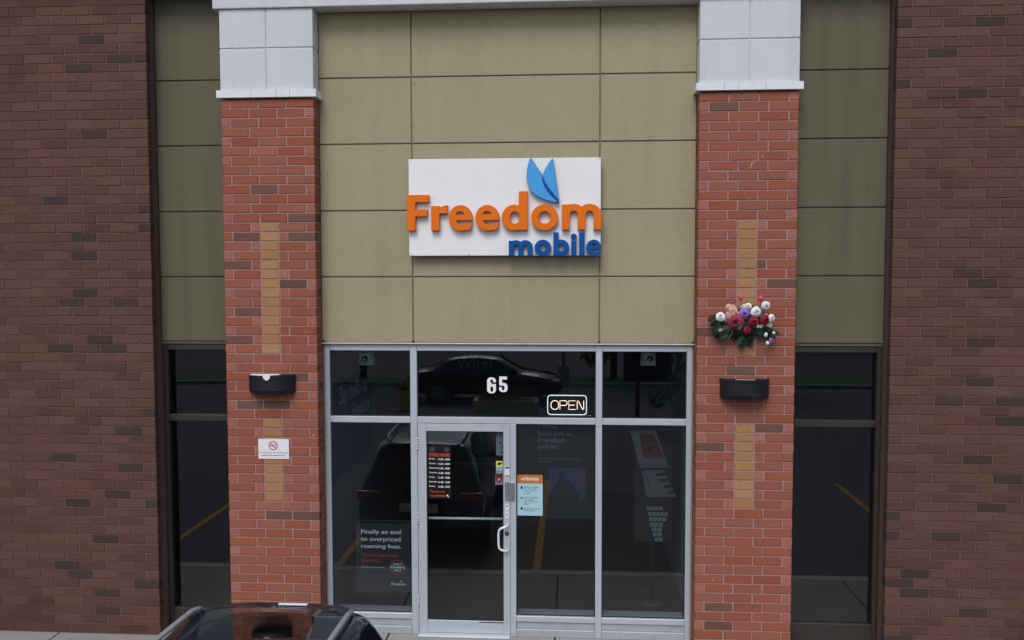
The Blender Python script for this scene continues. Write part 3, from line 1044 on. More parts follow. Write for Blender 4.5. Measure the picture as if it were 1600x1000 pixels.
def rose(px, py, r, m, y=-0.13, tilt=(0, 0), name='rose', layers=4):
    rr = random.Random(int(px * 31 + py))
    bm = bmesh.new()
    for k in range(layers):
        f = 1 - k / layers
        cnt = 6 - k if layers > 3 else 5
        for i in range(max(cnt, 3)):
            petal(bm, 2 * PI * i / max(cnt, 3) + k * 0.7 + rr.uniform(-.15, .15), r * 0.05 * f, r * (0.16 + 0.86 * f), 1.75, r * (0.22 + 0.75 * (1 - f)), r * 0.30 * f, rr)
    lathe_bm(bm, [(r * .10, -r * .2), (r * .11, r * .35), (r * .06, r * .58), (0.0, r * .60)], 7, Matrix.Rotation(PI / 2, 4, 'X'))
    o = bm_obj(name, bm, [m, DEEP[m.name]], fl)
    o.location = (FX(px), y, FZ(py))
    o.rotation_euler = (tilt[0], rr.uniform(0, 6), tilt[1])
    return o


rose(1125.5, 494.5, 0.047, P_WHITE, -0.15, (0.3, -0.35))
rose(1148, 502, 0.088, P_BURG, -0.16, (0.15, -0.1), layers=5)
rose(1162, 490, 0.060, P_PURP, -0.15, (-0.1, 0.05), layers=5)
rose(1180, 487, 0.056, P_WHITE, -0.16, (-0.1, 0.1))
rose(1176.5, 502, 0.052, P_RED, -0.17, (0.15, 0.1), layers=5)
rose(1194, 499.5, 0.054, P_RED, -0.16, (0.1, 0.3), layers=5)
rose(1196, 478, 0.050, P_WHITE, -0.12, (-0.3, 0.3))
rose(1205, 497, 0.042, P_WHITE, -0.13, (0.1, 0.5))
rose(1167, 515, 0.036, P_RED, -0.15, (0.4, 0.1))
rose(1170, 479, 0.036, P_CREAM, -0.09, (-0.3, 0.0))
rose(1163, 480, 0.030, P_CREAM, -0.08, (-0.3, 0.0))
rose(1203, 508, 0.030, P_CREAM, -0.10, (0.2, 0.4))
rose(1206, 532, 0.030, P_PURP, -0.10, (0.4, 0.4))
rose(1125, 516, 0.024, P_CREAM, -0.12, (0.4, -0.3))
for k in range(16):
    a, rr_ = random.uniform(0, 2 * PI), random.uniform(0, 1) ** .5
    rose(1142 + 12 * rr_ * math.cos(a), 486 + 10 * rr_ * math.sin(a) - (3 if k == 0 else 0), 0.026, P_PEACH, -0.15 - 0.03 * (1 - rr_), (random.uniform(-.4, .4), random.uniform(-.4, .4)), 'blossom', 2)


for k in range(22):
    rose(random.uniform(1122, 1206), random.uniform(484, 516), random.uniform(.013, .020), random.choice((P_CREAM, P_WHITE, P_PEACH, P_PINK, P_PURP)), random.uniform(-.13, -.06),
         (random.uniform(-.4, .4), random.uniform(-.4, .4)), 'blossom', 2)


def bud(px, py, r, m, frm, y=-0.12):
    bm = bmesh.new()
    lathe_bm(bm, [(0, -r * 1.1), (r * .7, -r * .7), (r, 0), (r * .8, r * .7), (r * .35, r * 1.15), (0, r * 1.2)], 10)
    for vert in bm.verts:
        vert.co += Vector((random.uniform(-1, 1), random.uniform(-1, 1), 0)) * r * 0.12
    o = bm_obj('bud', bm, m, fl)
    o.location = (FX(px), y, FZ(py))
    a, b = Vector((FX(frm[0]), y + 0.05, FZ(frm[1]))), Vector((FX(px), y, FZ(py) - r))
    tube('stem', [a, (a + b) / 2 + Vector((0.008, -0.01, 0)), b], 0.0028, M_LEAF, fl, n=6)


bud(1157, 465.5, 0.025, P_PINK, (1160, 488))
bud(1188, 466.5, 0.027, P_PINK, (1185, 488))
bud(1184, 510, 0.018, P_CREAM, (1184, 498))
bud(1191, 509, 0.015, P_CREAM, (1189, 498))
bud(1197, 523.5, 0.021, P_CREAM, (1188, 510))
bud(1199.5, 536.5, 0.019, P_CREAM, (1192, 512))
bud(1209, 520, 0.018, P_CREAM, (1196, 510))
LEAFM = []
for v in range(4):
    bm = bmesh.new()
    L0, Wd = 0.10, 0.034
    rows = []
    for i in range(6):
        t = i / 5
        w = Wd * math.sin(PI * (0.08 + 0.92 * t) ** 0.8) * (1 - t * 0.15) * (0 if i == 5 else 1)
        z = -0.05 * t * t * (0.4 + 0.3 * v)
        rows.append([bm.verts.new((-w + random.uniform(-.002, .002), L0 * t, z + 0.010)), bm.verts.new((0, L0 * t, z)), bm.verts.new((w, L0 * t, z + 0.010))])
    for a, b in zip(rows, rows[1:]):
        for j in range(2):
            f = bm.faces.new((a[j], a[j + 1], b[j + 1], b[j]))
            f.smooth = True
    me = bpy.data.meshes.new('leaf')
    bm.to_mesh(me)
    bm.free()
    me.materials.append(M_LEAF)
    LEAFM.append(me)


def leaf(px, py, ang, s=1.0, y=-0.10, m=None):
    me = random.choice(LEAFM)
    if m:
        me = me.copy()
        me.materials.clear()
        me.materials.append(m)
    o = link('leaf', me, fl)
    o.location = (FX(px), y, FZ(py))
    o.rotation_euler = Matrix.Rotation(ang, 3, 'Y').to_4x4().to_3x3().to_euler()
    o.matrix_local = Matrix.Translation(o.location) @ Matrix.Rotation(ang, 4, 'Y') @ Matrix.Rotation(random.uniform(-.6, .6), 4, 'Z') @ Matrix.Rotation(R(90) + random.uniform(-.5, .3), 4, 'X') @ Matrix.Diagonal((s, s, s, 1))


for (px, py) in [(1128, 503), (1124, 506), (1130, 510), (1134, 512), (1122, 500), (1130, 517), (1138, 508), (1136, 520), (1126, 510), (1140, 516)]:
    for k in range(4):
        leaf(px + random.uniform(-5, 5), py + random.uniform(-3, 3), R(random.uniform(150, 290)), random.uniform(.75, 1.2), random.uniform(-.14, -.04))
for (px, py) in [(1158, 512), (1163, 518), (1170, 512), (1178, 512), (1186, 514), (1166, 526), (1172, 530), (1160, 528), (1192, 512), (1199, 514), (1183, 492), (1170, 484), (1188, 491), (1205, 516), (1152, 484)]:
    for k in range(4):
        leaf(px + random.uniform(-6, 6), py + random.uniform(-4, 4), R(random.uniform(90, 270)), random.uniform(.7, 1.15), random.uniform(-.12, -.03))
leaf(1154, 506, R(178), 0.75, -0.19, M_LEAF2)
leaf(1133, 508, R(168), 1.2, -0.16, mat('leaf_pale', srgb(120, 140, 118), rough=0.6))
tube('twig', [(FX(1150), -0.1, FZ(508)), (FX(1143), -0.15, FZ(522)), (FX(1135), -0.16, FZ(534))], [0.004, 0.003, 0.002], M_TWIG, fl, n=6)
tube('twig', [(FX(1122), -0.1, FZ(496)), (FX(1113), -0.12, FZ(490)), (FX(1107), -0.12, FZ(486))], 0.0018, M_TWIG, fl, n=5)
tube('twig', [(FX(1124), -0.1, FZ(498)), (FX(1114), -0.12, FZ(495)), (FX(1106), -0.12, FZ(495))], 0.0018, M_TWIG, fl, n=5)
bm = bmesh.new()
lathe_bm(bm, [(0.0, -0.075), (0.09, -0.07), (0.16, -0.01), (0.185, 0.06), (0.17, 0.062), (0.15, 0.01), (0.0, -0.02)], 20, Matrix.Translation((0, -0.06, FZ(514))) @ Matrix.Diagonal((1, 0.32, 1, 1)))
bm_obj('wall_basket', bm, mat('basket_dark', srgb(50, 44, 40), rough=0.9, var=.2, vscale=60), fl)

# ------------------------------------------------------------------ glass lettering, stickers and notices
GD = GY0 - 0.0022
num = cthing('address_number', 'white street number 65 stuck on the glass above the door', 'number', (-0.10, GD, 2.61))
M_VINYL = mat('white_vinyl', srgb(238, 238, 240), rough=0.5)
# 6 and 5 as condensed rounded numerals
six = SUB(U(rb(50, 87, 48, 87, 40), rb(50, 122, 48, 52, 40)), rb(53, 127, 14, 28, 12), bxf(51, 130, 52, 72), I(rb(53, 48, 15, 24, 13), bxf(0, 200, 0, 60)), bxf(67, 130, 56, 72))
five = U(SUB(rb(52, 124, 46, 50, 38), rb(50, 127, 14, 26, 12), bxf(-20, 36, 92, 118)), bxf(8, 40, 4, 100), bxf(8, 92, 4, 36))
for f_, x0, z1 in ((six, -0.210, 2.790), (five, -0.084, 2.804)):
    lps = contour(f_, 0, 100, -176, 0, h=1.0)
    sc = 0.001
    wshape('digit', [[(x0 + x * sc, z1 + z * sc) for (x, z) in lp] for lp in lps], GD, 0.001, M_VINYL, num)

# neon OPEN sign behind the glass
op = cthing('open_sign', 'lit neon OPEN sign in a rounded border behind the glass', 'sign', (0.657, 0.36, 2.48))
M_NEON = mat('neon_warm', (0.9, 0.8, 0.7, 1), rough=0.4, emit=(1.0, 0.74, 0.50, 1.7))
M_NEON_B = mat('neon_cool', (0.8, 0.9, 0.9, 1), rough=0.4, emit=(0.80, 0.97, 0.98, 1.1))


def rrect(x0, x1, z0, z1, r, n=6):
    pts = []
    for (cx, cz, a0) in ((x1 - r, z1 - r, 0), (x0 + r, z1 - r, 90), (x0 + r, z0 + r, 180), (x1 - r, z0 + r, 270)):
        for k in range(n + 1):
            a = R(a0 + 90 * k / n)
            pts.append((cx + r * math.cos(a), cz + r * math.sin(a)))
    return pts


def neon(name, pts, rad, m, closed=False):
    P = [(x - 0.657, 0, z - 2.48) for x, z in pts]
    if closed:
        P = P + P[:2]
    tube(name, P, rad, m, op, n=8)


neon('border_tube', rrect(0.446, 0.868, 2.375, 2.586, 0.036), 0.0046, M_NEON_B, True)
zl, zh = 2.432, 2.528
neon('letter_tube', rrect(0.482, 0.566, zl, zh, 0.040), 0.0040, M_NEON, True)
neon('letter_tube', [(0.580, zl), (0.580, zh), (0.632, zh)] + [(0.632 + 0.026 * math.sin(R(a)), zh - 0.026 + 0.026 * math.cos(R(a))) for a in range(20, 181, 20)] + [(0.582, zh - 0.052)], 0.0040, M_NEON)
neon('letter_tube', [(0.748, zh), (0.676, zh), (0.676, zl), (0.748, zl)], 0.0040, M_NEON)
neon('letter_tube', [(0.680, (zl + zh) / 2), (0.738, (zl + zh) / 2)], 0.0040, M_NEON)
neon('letter_tube', [(0.768, zl), (0.768, zh - 0.004), (0.780, zh), (0.826, zl), (0.838, zl + 0.004), (0.838, zh)], 0.0040, M_NEON)
bm = bmesh.new()
add_box(bm, -0.2, 0.2, 0.010, 0.016, -0.095, 0.095, bev=0.002)
bm_obj('backing', bm, mat('acrylic_black', srgb(22, 22, 24), rough=0.3), op)
tube('cable', [(0.19, 0.01, -0.09), (0.22, 0.0, -0.112), (0.27, -0.01, -0.114)], 0.003, M_PAPER, op, n=6)

# roaming poster in a dark frame
M_POSTER = mat('poster_dark', srgb(54, 56, 60), rough=0.5, var=0.08, vscale=2)
M_PBLUE = mat('poster_blue', srgb(28, 52, 110), rough=0.5, var=0.1, vscale=2)
M_TXT = mat('print_white', srgb(235, 238, 242), rough=0.6)
M_TXTG = mat('print_grey', srgb(140, 146, 152), rough=0.6)
M_TXTO = mat('print_orange', srgb(214, 84, 44), rough=0.6)
ps = cthing('framed_poster', 'dark framed poster about roaming fees standing low behind the window', 'poster', (-1.38, 0.345, 0.33))
PY = 0.335
wbox('frame', (-1.720, -1.045, PY + 0.004, PY + 0.03, 0.325, 1.175), mat('poster_frame', srgb(24, 24, 26), rough=0.4), ps, 0.004)
wbox('print', (-1.690, -1.078, PY, PY + 0.003, 0.362, 1.140), M_POSTER, ps)
for s, x0, x1, z0, z1, m, b in [('Finally an end', -1.630, -1.182, 1.010, 1.070, M_TXT, .012), ('to overpriced', -1.630, -1.186, 0.927, 0.990, M_TXT, .012), ('roaming fees.', -1.630, -1.180, 0.848, 0.908, M_TXT, .012),
                                ("You're welcome,", -1.628, -1.215, 0.758, 0.806, M_TXTO, 0.0), ('Canada.', -1.628, -1.420, 0.704, 0.744, M_TXTO, 0.0),
                                ("It's time for you to switch.", -1.630, -1.372, 0.633, 0.655, M_TXT, 0.0),
                                ('DAILY', -1.272, -1.172, 0.672, 0.698, M_TXT, .01), ('ROAMING', -1.305, -1.138, 0.636, 0.664, M_TXT, .01), ('FEES', -1.262, -1.184, 0.600, 0.626, M_TXT, .01),
                                ('Freedom', -1.295, -1.136, 0.445, 0.475, M_TXT, .01)]:
    fit_text(s, x0, x1, z0, z1, PY - 0.0008, m, ps, bold=b)
wshape('strike_ring', disc_loops(-1.222, 0.649, 0.083, 32, 0.078), PY - 0.0005, 0.0004, M_TXTO, ps)
for dx in (-0.010, 0.004):
    wshape('emblem', [[(-1.182 + dx, 0.503), (-1.176 + dx * 1.5, 0.484), (-1.170, 0.482)]], PY - 0.0008, 0.0004, M_TXT, ps)

# store hours on the door
sh = cthing('store_hours', 'black store-hours decal with white times on the door glass', 'notice', (-0.735, 0.243, 1.46))
DY = 0.2425
wbox('panel', (-0.868, -0.605, DY, DY + 0.0012, 1.455, 2.045), mat('vinyl_black', srgb(20, 21, 24), rough=0.35), sh)
fit_text('STORE HOURS', -0.846, -0.617, 1.921, 1.958, DY - 0.0006, M_TXTO, sh, bold=.015)
for i, (d, h) in enumerate((('Monday', '11:00 - 8:00'), ('Tuesday', '11:00 - 8:00'), ('Wednesday', '11:00 - 8:00'), ('Thursday', '11:00 - 8:00'), ('Friday', '11:00 - 8:00'), ('Saturday', '11:00 - 5:30'), ('Sunday', '11:00 - 5:30'))):
    z = 1.884 - i * 0.0505
    fit_text(d, -0.846, -0.846 + 0.0108 * len(d), z, z + 0.020, DY - 0.0006, M_TXT, sh, bold=.01)
    fit_text(h, -0.745, -0.619, z - 0.004, z + 0.018, DY - 0.0006, M_TXT, sh, bold=.02)
fit_text('Take the worry', -0.830, -0.670, 1.516, 1.546, DY - 0.0006, M_TXTO, sh, bold=.008)
fit_text('out of wireless', -0.830, -0.665, 1.476, 1.504, DY - 0.0006, M_TXTO, sh, bold=.008)
wshape('cursor_mark', [[(-0.652, 1.505), (-0.634, 1.494), (-0.640, 1.490), (-0.628, 1.474), (-0.634, 1.470), (-0.646, 1.486), (-0.652, 1.480)]], DY - 0.0006, 0.0004, M_TXT, sh)
for x in (-0.81, -0.655):
    wshape('icon_ring', disc_loops(x, 2.0, 0.024, 20, 0.020), DY - 0.0006, 0.0004, mat('print_dim', srgb(96, 100, 106), rough=.6), sh)
    wshape('icon_mark', [[(x - 0.004, 1.985), (x + 0.004, 1.985), (x + 0.010, 2.008), (x - 0.008, 2.004)]], DY - 0.0006, 0.0004, MATS['print_dim'], sh)

# attention notice
at = cthing('attention_notice', 'pale blue notice headed ATTENTION on orange, beside the door', 'notice', (0.256, GD, 1.28))
M_OHEAD = mat('notice_orange', srgb(186, 112, 40), rough=0.6)
M_LBLUE = mat('notice_blue', srgb(166, 204, 214), rough=0.6)
wbox('sheet', (0.118, 0.395, GD, GD + 0.0012, 1.278, 1.632), M_LBLUE, at)
wbox('header', (0.118, 0.395, GD, GD + 0.0012, 1.633, 1.728), M_OHEAD, at)
fit_text('ATTENTION', 0.158, 0.352, 1.664, 1.696, GD - 0.0006, M_TXT, at, bold=.02, shear=0.12)
for i, (lines, zt) in enumerate(((('Devices are locked in', 'time delayed safes.', 'Employees cannot', 'override.'), 1.602), (('24 hour surveillance', 'with immediate', 'police dispatch in', 'effect.'), 1.486),
                                 (('Stolen devices will be', 'locked globally.'), 1.366))):
    for k, s in enumerate(lines):
        z = zt - 0.018 - k * 0.0232
        fit_text(s, 0.192, 0.192 + 0.0078 * len(s), z, z + 0.0175, GD - 0.0006, M_INK, at, bold=.005)
icx = 0.166
wshape('icon', [[(icx - .012, 1.572), (icx + .012, 1.572), (icx + .012, 1.590), (icx + .004, 1.604), (icx - .006, 1.600), (icx - .012, 1.590)]], GD - 0.0006, 0.0004, M_INK, at)
wshape('icon', [[(icx - .014, 1.466), (icx + .006, 1.462), (icx + .014, 1.472), (icx + .006, 1.480), (icx - .014, 1.478)]], GD - 0.0006, 0.0004, M_INK, at)
wshape('icon', [[(icx - .013, 1.346), (icx + .013, 1.340), (icx + .012, 1.366), (icx, 1.372), (icx - .012, 1.366)]], GD - 0.0006, 0.0004, M_INK, at)

# door stickers
st = cthing('payment_stickers', 'strip of yellow and blue payment stickers on the door glass', 'sticker', (-0.075, DY, 1.74))
wbox('sticker', (-0.112, -0.037, DY, DY + 0.001, 1.815, 1.880), mat('sticker_yellow', srgb(206, 206, 70), rough=.5), st)
wshape('print_mark', [[(-0.105, 1.842), (-0.085, 1.862), (-0.05, 1.868), (-0.045, 1.850), (-0.062, 1.846), (-0.07, 1.826), (-0.088, 1.838)]], DY - .0006, .0004, M_INK, st)
wbox('sticker', (-0.112, -0.037, DY, DY + 0.001, 1.776, 1.814), mat('sticker_cyan', srgb(120, 176, 196), rough=.5), st)
wbox('sticker', (-0.112, -0.037, DY, DY + 0.001, 1.742, 1.775), mat('sticker_grey', srgb(132, 140, 146), rough=.5), st)
st2 = cthing('alarm_sticker', 'dark red shield sticker with pale emblem on the door glass', 'sticker', (-0.078, DY, 1.62))
wbox('sheet', (-0.120, -0.037, DY, DY + 0.001, 1.618, 1.730), mat('sticker_pale', srgb(120, 112, 118), rough=.5), st2)
wshape('shield', [[(-0.114, 1.728), (-0.042, 1.728), (-0.042, 1.672), (-0.078, 1.634), (-0.114, 1.672)]], DY - .0006, .0004, mat('shield_red', srgb(112, 20, 40), rough=.5), st2)
wshape('emblem', disc_loops(-0.078, 1.678, 0.016, 12), DY - .001, .0003, M_TXTG, st2)
st3 = cthing('paper_notice', 'small pale paper notice hanging behind the top of the door glass', 'notice', (-0.05, 0.30, 1.93))
wbox('sheet', (-0.115, 0.0, 0.300, 0.302, 1.930, 2.175), mat('paper_grey', srgb(150, 158, 170), rough=.7), st3)
for k, (x, z) in enumerate(((-0.085, 2.07), (-0.075, 2.055), (-0.06, 2.02), (-0.066, 1.96))):
    wshape('print_mark', [[(x, z), (x + .02, z - .004), (x + .022, z + .012), (x + .004, z + .014)]], 0.2992, .0004, M_INK, st3)
lb = cthing('door_label', 'small white label with dark edges stuck on the door stile', 'sticker', (0.012, 0.225, 1.72))
wbox('sheet', (-0.012, 0.036, 0.2246, 0.2256, 1.728, 1.802), mat('label_lilac', srgb(226, 216, 228), rough=.6), lb)
wbox('edge_print', (-0.012, 0.036, 0.2246, 0.2256, 1.803, 1.816), M_INK, lb)
wbox('edge_print', (-0.012, 0.036, 0.2246, 0.2256, 1.717, 1.727), MATS['print_dim'], lb)
lb2 = cthing('lock_label', 'narrow white label with black marks above the door lock', 'sticker', (0.008, 0.225, 1.27))
wbox('sheet', (-0.010, 0.024, 0.2246, 0.2256, 1.262, 1.412), M_PAPER, lb2)
for z in (1.392, 1.378, 1.334, 1.300, 1.282):
    wshape('print_mark', [[(-0.004, z), (0.016, z + .003), (0.018, z + .009), (0.0, z + .008)]], 0.224, .0004, M_INK, lb2)

# ------------------------------------------------------------------ things inside the shop
def camera_dome(cx, z, label):
    t = cthing('security_camera', label, 'camera', (cx, 0.5, z), 'security cameras behind the upper panes')
    box('mount_plate', (-0.083, 0.083, 0.06, 0.075, -0.115, 0.07), mat('plate_beige', srgb(196, 188, 172), rough=.7), t, bev=0.003)
    bm = bmesh.new()
    lathe_bm(bm, [(0.0, 0.06), (0.062, 0.06), (0.064, 0.0), (0.060, -0.018), (0.05, -0.045), (0.03, -0.060), (0.0, -0.064)], 20)
    bm_obj('housing', bm, M_WHITE, t)
    bm = bmesh.new()
    lathe_bm(bm, [(0.034, 0.0), (0.034, 0.012), (0.026, 0.016), (0.0, 0.010)], 16, Matrix.Translation((0.008, -0.045, -0.022)) @ Matrix.Rotation(R(120), 4, 'X'))
    bm_obj('lens', bm, M_BLACK, t)


camera_dome(-1.602, 2.998, 'white dome camera on a beige plate above the wall poster')
camera_dome(1.548, 3.010, 'white dome camera on a beige plate above the brochures')

wp = cthing('wall_poster', 'large blue poster reading Say hello to, on the shop side wall', 'poster', (-2.035, 1.6, 1.5))
box('print', (0, 0.006, -1.05, 1.05, 0.0, 1.12), mat('poster_navy', srgb(62, 78, 140), rough=.5, var=.1, vscale=2), wp, bev=0)
for s, y0, z0, sz in (('Say hello to', -0.62, 0.86, 0.30), ('Freedom', 0.0, 0.60, 0.26)):
    text(s, sz, -2.035 + 0.0075, 1.6 + y0, 1.5 + z0, M_TXT, wp, rot=(PI / 2, 0, PI / 2), bold=0.004)
hp_ = cthing('hanging_poster', 'dark grey home internet poster hanging behind the pane beside the door', 'poster', (0.6, 0.36, 1.27))
wbox('print', (0.125, 0.955, 0.360, 0.366, 1.22, 2.34), mat('poster_charcoal', srgb(33, 34, 38), rough=.6, var=.08, vscale=3), hp_)
M_TXTD = mat('print_dim_grey', srgb(118, 124, 132), rough=.6)
for s, x1, zb, zt in (('Home', 0.550, 2.222, 2.272), ('Internet at', 0.714, 2.142, 2.194), ('Freedom', 0.644, 2.068, 2.124), ('prices.', 0.566, 1.986, 2.046)):
    fit_text(s, 0.343, x1, zb, zt, 0.3592, M_TXTD, hp_, bold=.004)
for (x1, z) in ((0.78, 1.882), (0.50, 1.852)):
    bm = bmesh.new()
    x = 0.345
    while x < x1:
        w = random.uniform(.012, .03)
        add_box(bm, x - .6, x + w - .6, -0.0008, 0.0, z - 1.27, z + .009 - 1.27)
        x += w + .008
    bm_obj('small_print', bm, MATS['print_dim'], hp_)
wbox('picture', (0.46, 0.86, 0.3585, 0.3598, 1.50, 1.79), mat('picture_blue', srgb(56, 64, 92), rough=.5, var=.35, vscale=7), hp_)
wbox('picture_band', (0.79, 0.86, 0.3575, 0.3584, 1.56, 1.79), mat('picture_orange', srgb(84, 60, 60), rough=.5, var=.3, vscale=9), hp_)
wshape('pictured_figure', [[(0.50, 1.505), (0.52, 1.60), (0.555, 1.645), (0.580, 1.665), (0.570, 1.70), (0.578, 1.735), (0.600, 1.748), (0.622, 1.735), (0.630, 1.70), (0.618, 1.665), (0.66, 1.64), (0.73, 1.60), (0.76, 1.505)]], 0.3580, .0004, mat('picture_dark', srgb(36, 37, 46), rough=.6), hp_)
wshape('frame_line', [[(0.72, 1.42), (0.81, 1.42), (0.82, 1.43), (0.82, 1.70), (0.816, 1.70), (0.816, 1.434), (0.806, 1.424), (0.72, 1.424)]], 0.3570, .0004, MATS['print_dim'], hp_)
wshape('orange_patch', [[(0.79, 1.44), (0.86, 1.45), (0.855, 1.54), (0.80, 1.54)]], 0.3590, .0004, MATS['picture_orange'], hp_)

ds = cthing('display_stand', 'slim dark display stand behind the window, holding cards and tags', 'stand', (1.66, 1.32, -0.03))
tube('post', [(0.02, 0.03, 0.0), (0.02, 0.03, 2.1)], 0.022, M_BRONZE, ds)
bm = bmesh.new()
lathe_bm(bm, [(0, 0), (0.22, 0), (0.22, 0.015), (0.03, 0.03), (0.0, 0.03)], 24)
bm_obj('base', bm, M_BRONZE, ds)
bm = bmesh.new()
add_box(bm, -0.2, 0.25, 0.0, 0.02, 0.72, 2.08, bev=.004)
bm_obj('back_board', bm, M_BRONZE, ds)


def card(name, label, q, parts):
    """sheet with the given outline (x, z) standing on the stand's front, print marks in it"""
    t = cthing(name, label, 'card', (sum(p[0] for p in q) / 4, 1.30, min(p[1] for p in q)))
    wshape('sheet', [q], 1.300, .006, mat('card_grey', srgb(112, 110, 112), rough=.6, var=.1, vscale=6), t)
    for nm, lp, m in parts:
        wshape(nm, [lp], 1.2985, .0008, m, t)


M_CRED = mat('card_red', srgb(92, 48, 46), rough=.6, var=.25, vscale=12)
M_CBLU = mat('card_blue', srgb(96, 104, 124), rough=.6)
M_CDK = mat('card_dark', srgb(50, 48, 52), rough=.6)
card('brochure', 'tilted brochure with a red picture on the display stand', [(1.40, 2.035), (1.70, 2.05), (1.86, 1.60), (1.52, 1.585)],
     [('picture', [(1.51, 2.0), (1.68, 2.0), (1.81, 1.70), (1.56, 1.71)], M_CRED), ('blue_band', [(1.535, 1.69), (1.82, 1.68), (1.85, 1.61), (1.535, 1.60)], M_CBLU),
      ('print_mark', [(1.58, 1.80), (1.70, 1.845), (1.70, 1.855), (1.58, 1.81)], M_TXT)])
card('phone_tray', 'grey tray card with dark phone shapes on the display stand', [(1.54, 1.555), (1.80, 1.57), (1.955, 1.245), (1.60, 1.235)],
     [('phone', [(1.70 + .05 * k, 1.525 - .07 * k), (1.86 + .018 * k, 1.545 - .075 * k), (1.875 + .018 * k, 1.51 - .075 * k), (1.71 + .05 * k, 1.49 - .07 * k)], M_CDK) for k in range(4)]
     + [('print_mark', [(1.60, 1.50), (1.608, 1.50), (1.652, 1.33), (1.642, 1.33)], M_CDK)])
pt = cthing('price_tags', 'stepped cluster of pale price tags on the display stand', 'tags', (1.72, 1.30, 0.66))
M_TAGC = mat('tag_pale', srgb(128, 142, 148), rough=.6, var=.1, vscale=20)
for r_, (x0, x1, z) in enumerate(((1.60, 1.80, 1.075), (1.62, 1.86, 1.01), (1.63, 1.84, 0.945), (1.64, 1.80, 0.88), (1.66, 1.79, 0.82), (1.68, 1.79, 0.76), (1.70, 1.80, 0.70))):
    n = max(2, int((x1 - x0) / 0.045))
    for k in range(n):
        a, b = x0 + (x1 - x0) * k / n, x0 + (x1 - x0) * (k + 1) / n
        wshape('tag', [[(a, z), (b - .006, z + .004), (b - .004, z + .05), (a + .004, z + .048)]], 1.299, .004, M_TAGC, pt)

wl = cthing('wall_lettering', 'faint grey letters on a dark bulkhead deep inside the shop', 'lettering', (-0.7, 3.0, 2.6))
wbox('bulkhead', (-1.9, 1.9, 3.02, 3.12, 2.42, 3.149), mat('bulkhead_dark', srgb(44, 44, 48), rough=.8), wl)
fit_text('Wirel', -0.90, -0.41, 2.575, 2.72, 3.018, M_TXTD, wl, bold=.01, depth=.002)
ct = cthing('service_counter', 'dark service counter across the back of the shop', 'counter', (0, 4.2, -0.03))
box('base', (-1.3, 0.9, 0, 0.5, 0, 1.0), mat('counter_dark', srgb(58, 56, 60), rough=.5), ct, bev=.01)
box('top', (-1.35, 0.95, -0.05, 0.55, 1.001, 1.04), mat('counter_top', srgb(120, 118, 116), rough=.4), ct, bev=.008)

# ------------------------------------------------------------------ neighbouring units beyond the piers
def neighbour(side, bay, label):
    t = cthing('neighbouring_unit', label, 'building', (side * (bay + 1.5), 0, 0), 'dark brick units beyond the piers')
    ox = side * (bay + 1.5)

    def bx(name, x0, x1, y0, y1, z0, z1, m, bev=.004, parent=t):
        a, b = sorted((side * x0, side * x1))
        return box(name, (a - ox, b - ox, y0, y1, z0, z1), m, parent, bev=bev)
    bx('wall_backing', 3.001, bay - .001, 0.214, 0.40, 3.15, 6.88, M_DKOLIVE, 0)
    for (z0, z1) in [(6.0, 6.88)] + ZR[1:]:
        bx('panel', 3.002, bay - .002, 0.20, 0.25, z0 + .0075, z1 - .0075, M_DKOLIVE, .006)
    bx('jamb', 3.002, 3.05, 0.225, 0.33, GZ, 3.148, M_BRONZE)
    bx('jamb', bay - .05, bay - .002, 0.225, 0.33, GZ, 3.148, M_BRONZE)
    for (z0, z1) in ((3.08, 3.148), (2.29, 2.358), (GZ, 0.17)):
        bx('rail', 3.051, bay - .051, 0.228, 0.33, z0, z1, M_BRONZE)
    for (z0, z1) in ((2.359, 3.079), (0.171, 2.289)):
        bx('window_pane', 3.051, bay - .051, GY0, GY1, z0, z1, GLASS, 0)
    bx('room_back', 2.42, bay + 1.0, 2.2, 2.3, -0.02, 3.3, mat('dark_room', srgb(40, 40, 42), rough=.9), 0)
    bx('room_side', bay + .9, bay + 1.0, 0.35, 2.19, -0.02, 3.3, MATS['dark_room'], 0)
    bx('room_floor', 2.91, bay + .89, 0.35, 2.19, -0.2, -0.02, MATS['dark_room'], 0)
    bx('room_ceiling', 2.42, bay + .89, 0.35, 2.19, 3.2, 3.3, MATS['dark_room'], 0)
    bx('mortar', bay + .005, 9.4, 0.006, 0.34, GZ - .2, 6.88, M_MORTAR2, 0)
    bx('coping', 3.10, 9.45, -0.04, 0.60, 6.885, 7.0, M_BRONZE, .008)
    cand = []
    for row in range(-11, 59):
        z = TOPZ - 0.1 * row + 0.0055
        if z > 6.80:
            continue
        x = bay - (0.0055 if row % 2 else 0.15)
        first = True
        while x < 9.35:
            a, b = x, x + 0.3
            if first:
                a, b = bay - 0.0055, (bay + 0.3 if row % 2 else bay + 0.15)
            first = False
            cand.append((a, b, z))
            x = b
    cand.sort(key=lambda c: c[0] + (0 if 0 < c[2] < 6.7 else 2))
    for (a, b, z) in cand[:300]:
        x0, x1 = sorted((side * a, side * b))
        lay(t, x0 - ox, x1 - ox, 0, 0.089, z, M_UMBER if random.random() < .93 else M_UMBER2)
    bm = bmesh.new()
    for (a, b, z) in cand[300:]:
        x0, x1 = sorted((side * a, side * b))
        j = random.uniform(-.0015, .0015)
        add_box(bm, x0 - ox + .0055, x1 - ox - .0055, j, 0.089, z + j, z + .089 + j)
    o = bm_obj('brickwork', bm, M_UMBER, t)
    o['kind'] = 'stuff'
    return t


neighbour(-1, 3.80, 'dark brown brick unit with a narrow olive bay, beyond the no-smoking plate')
neighbour(1, 3.95, 'dark brown brick unit with a narrow olive bay, beyond the artificial flowers')


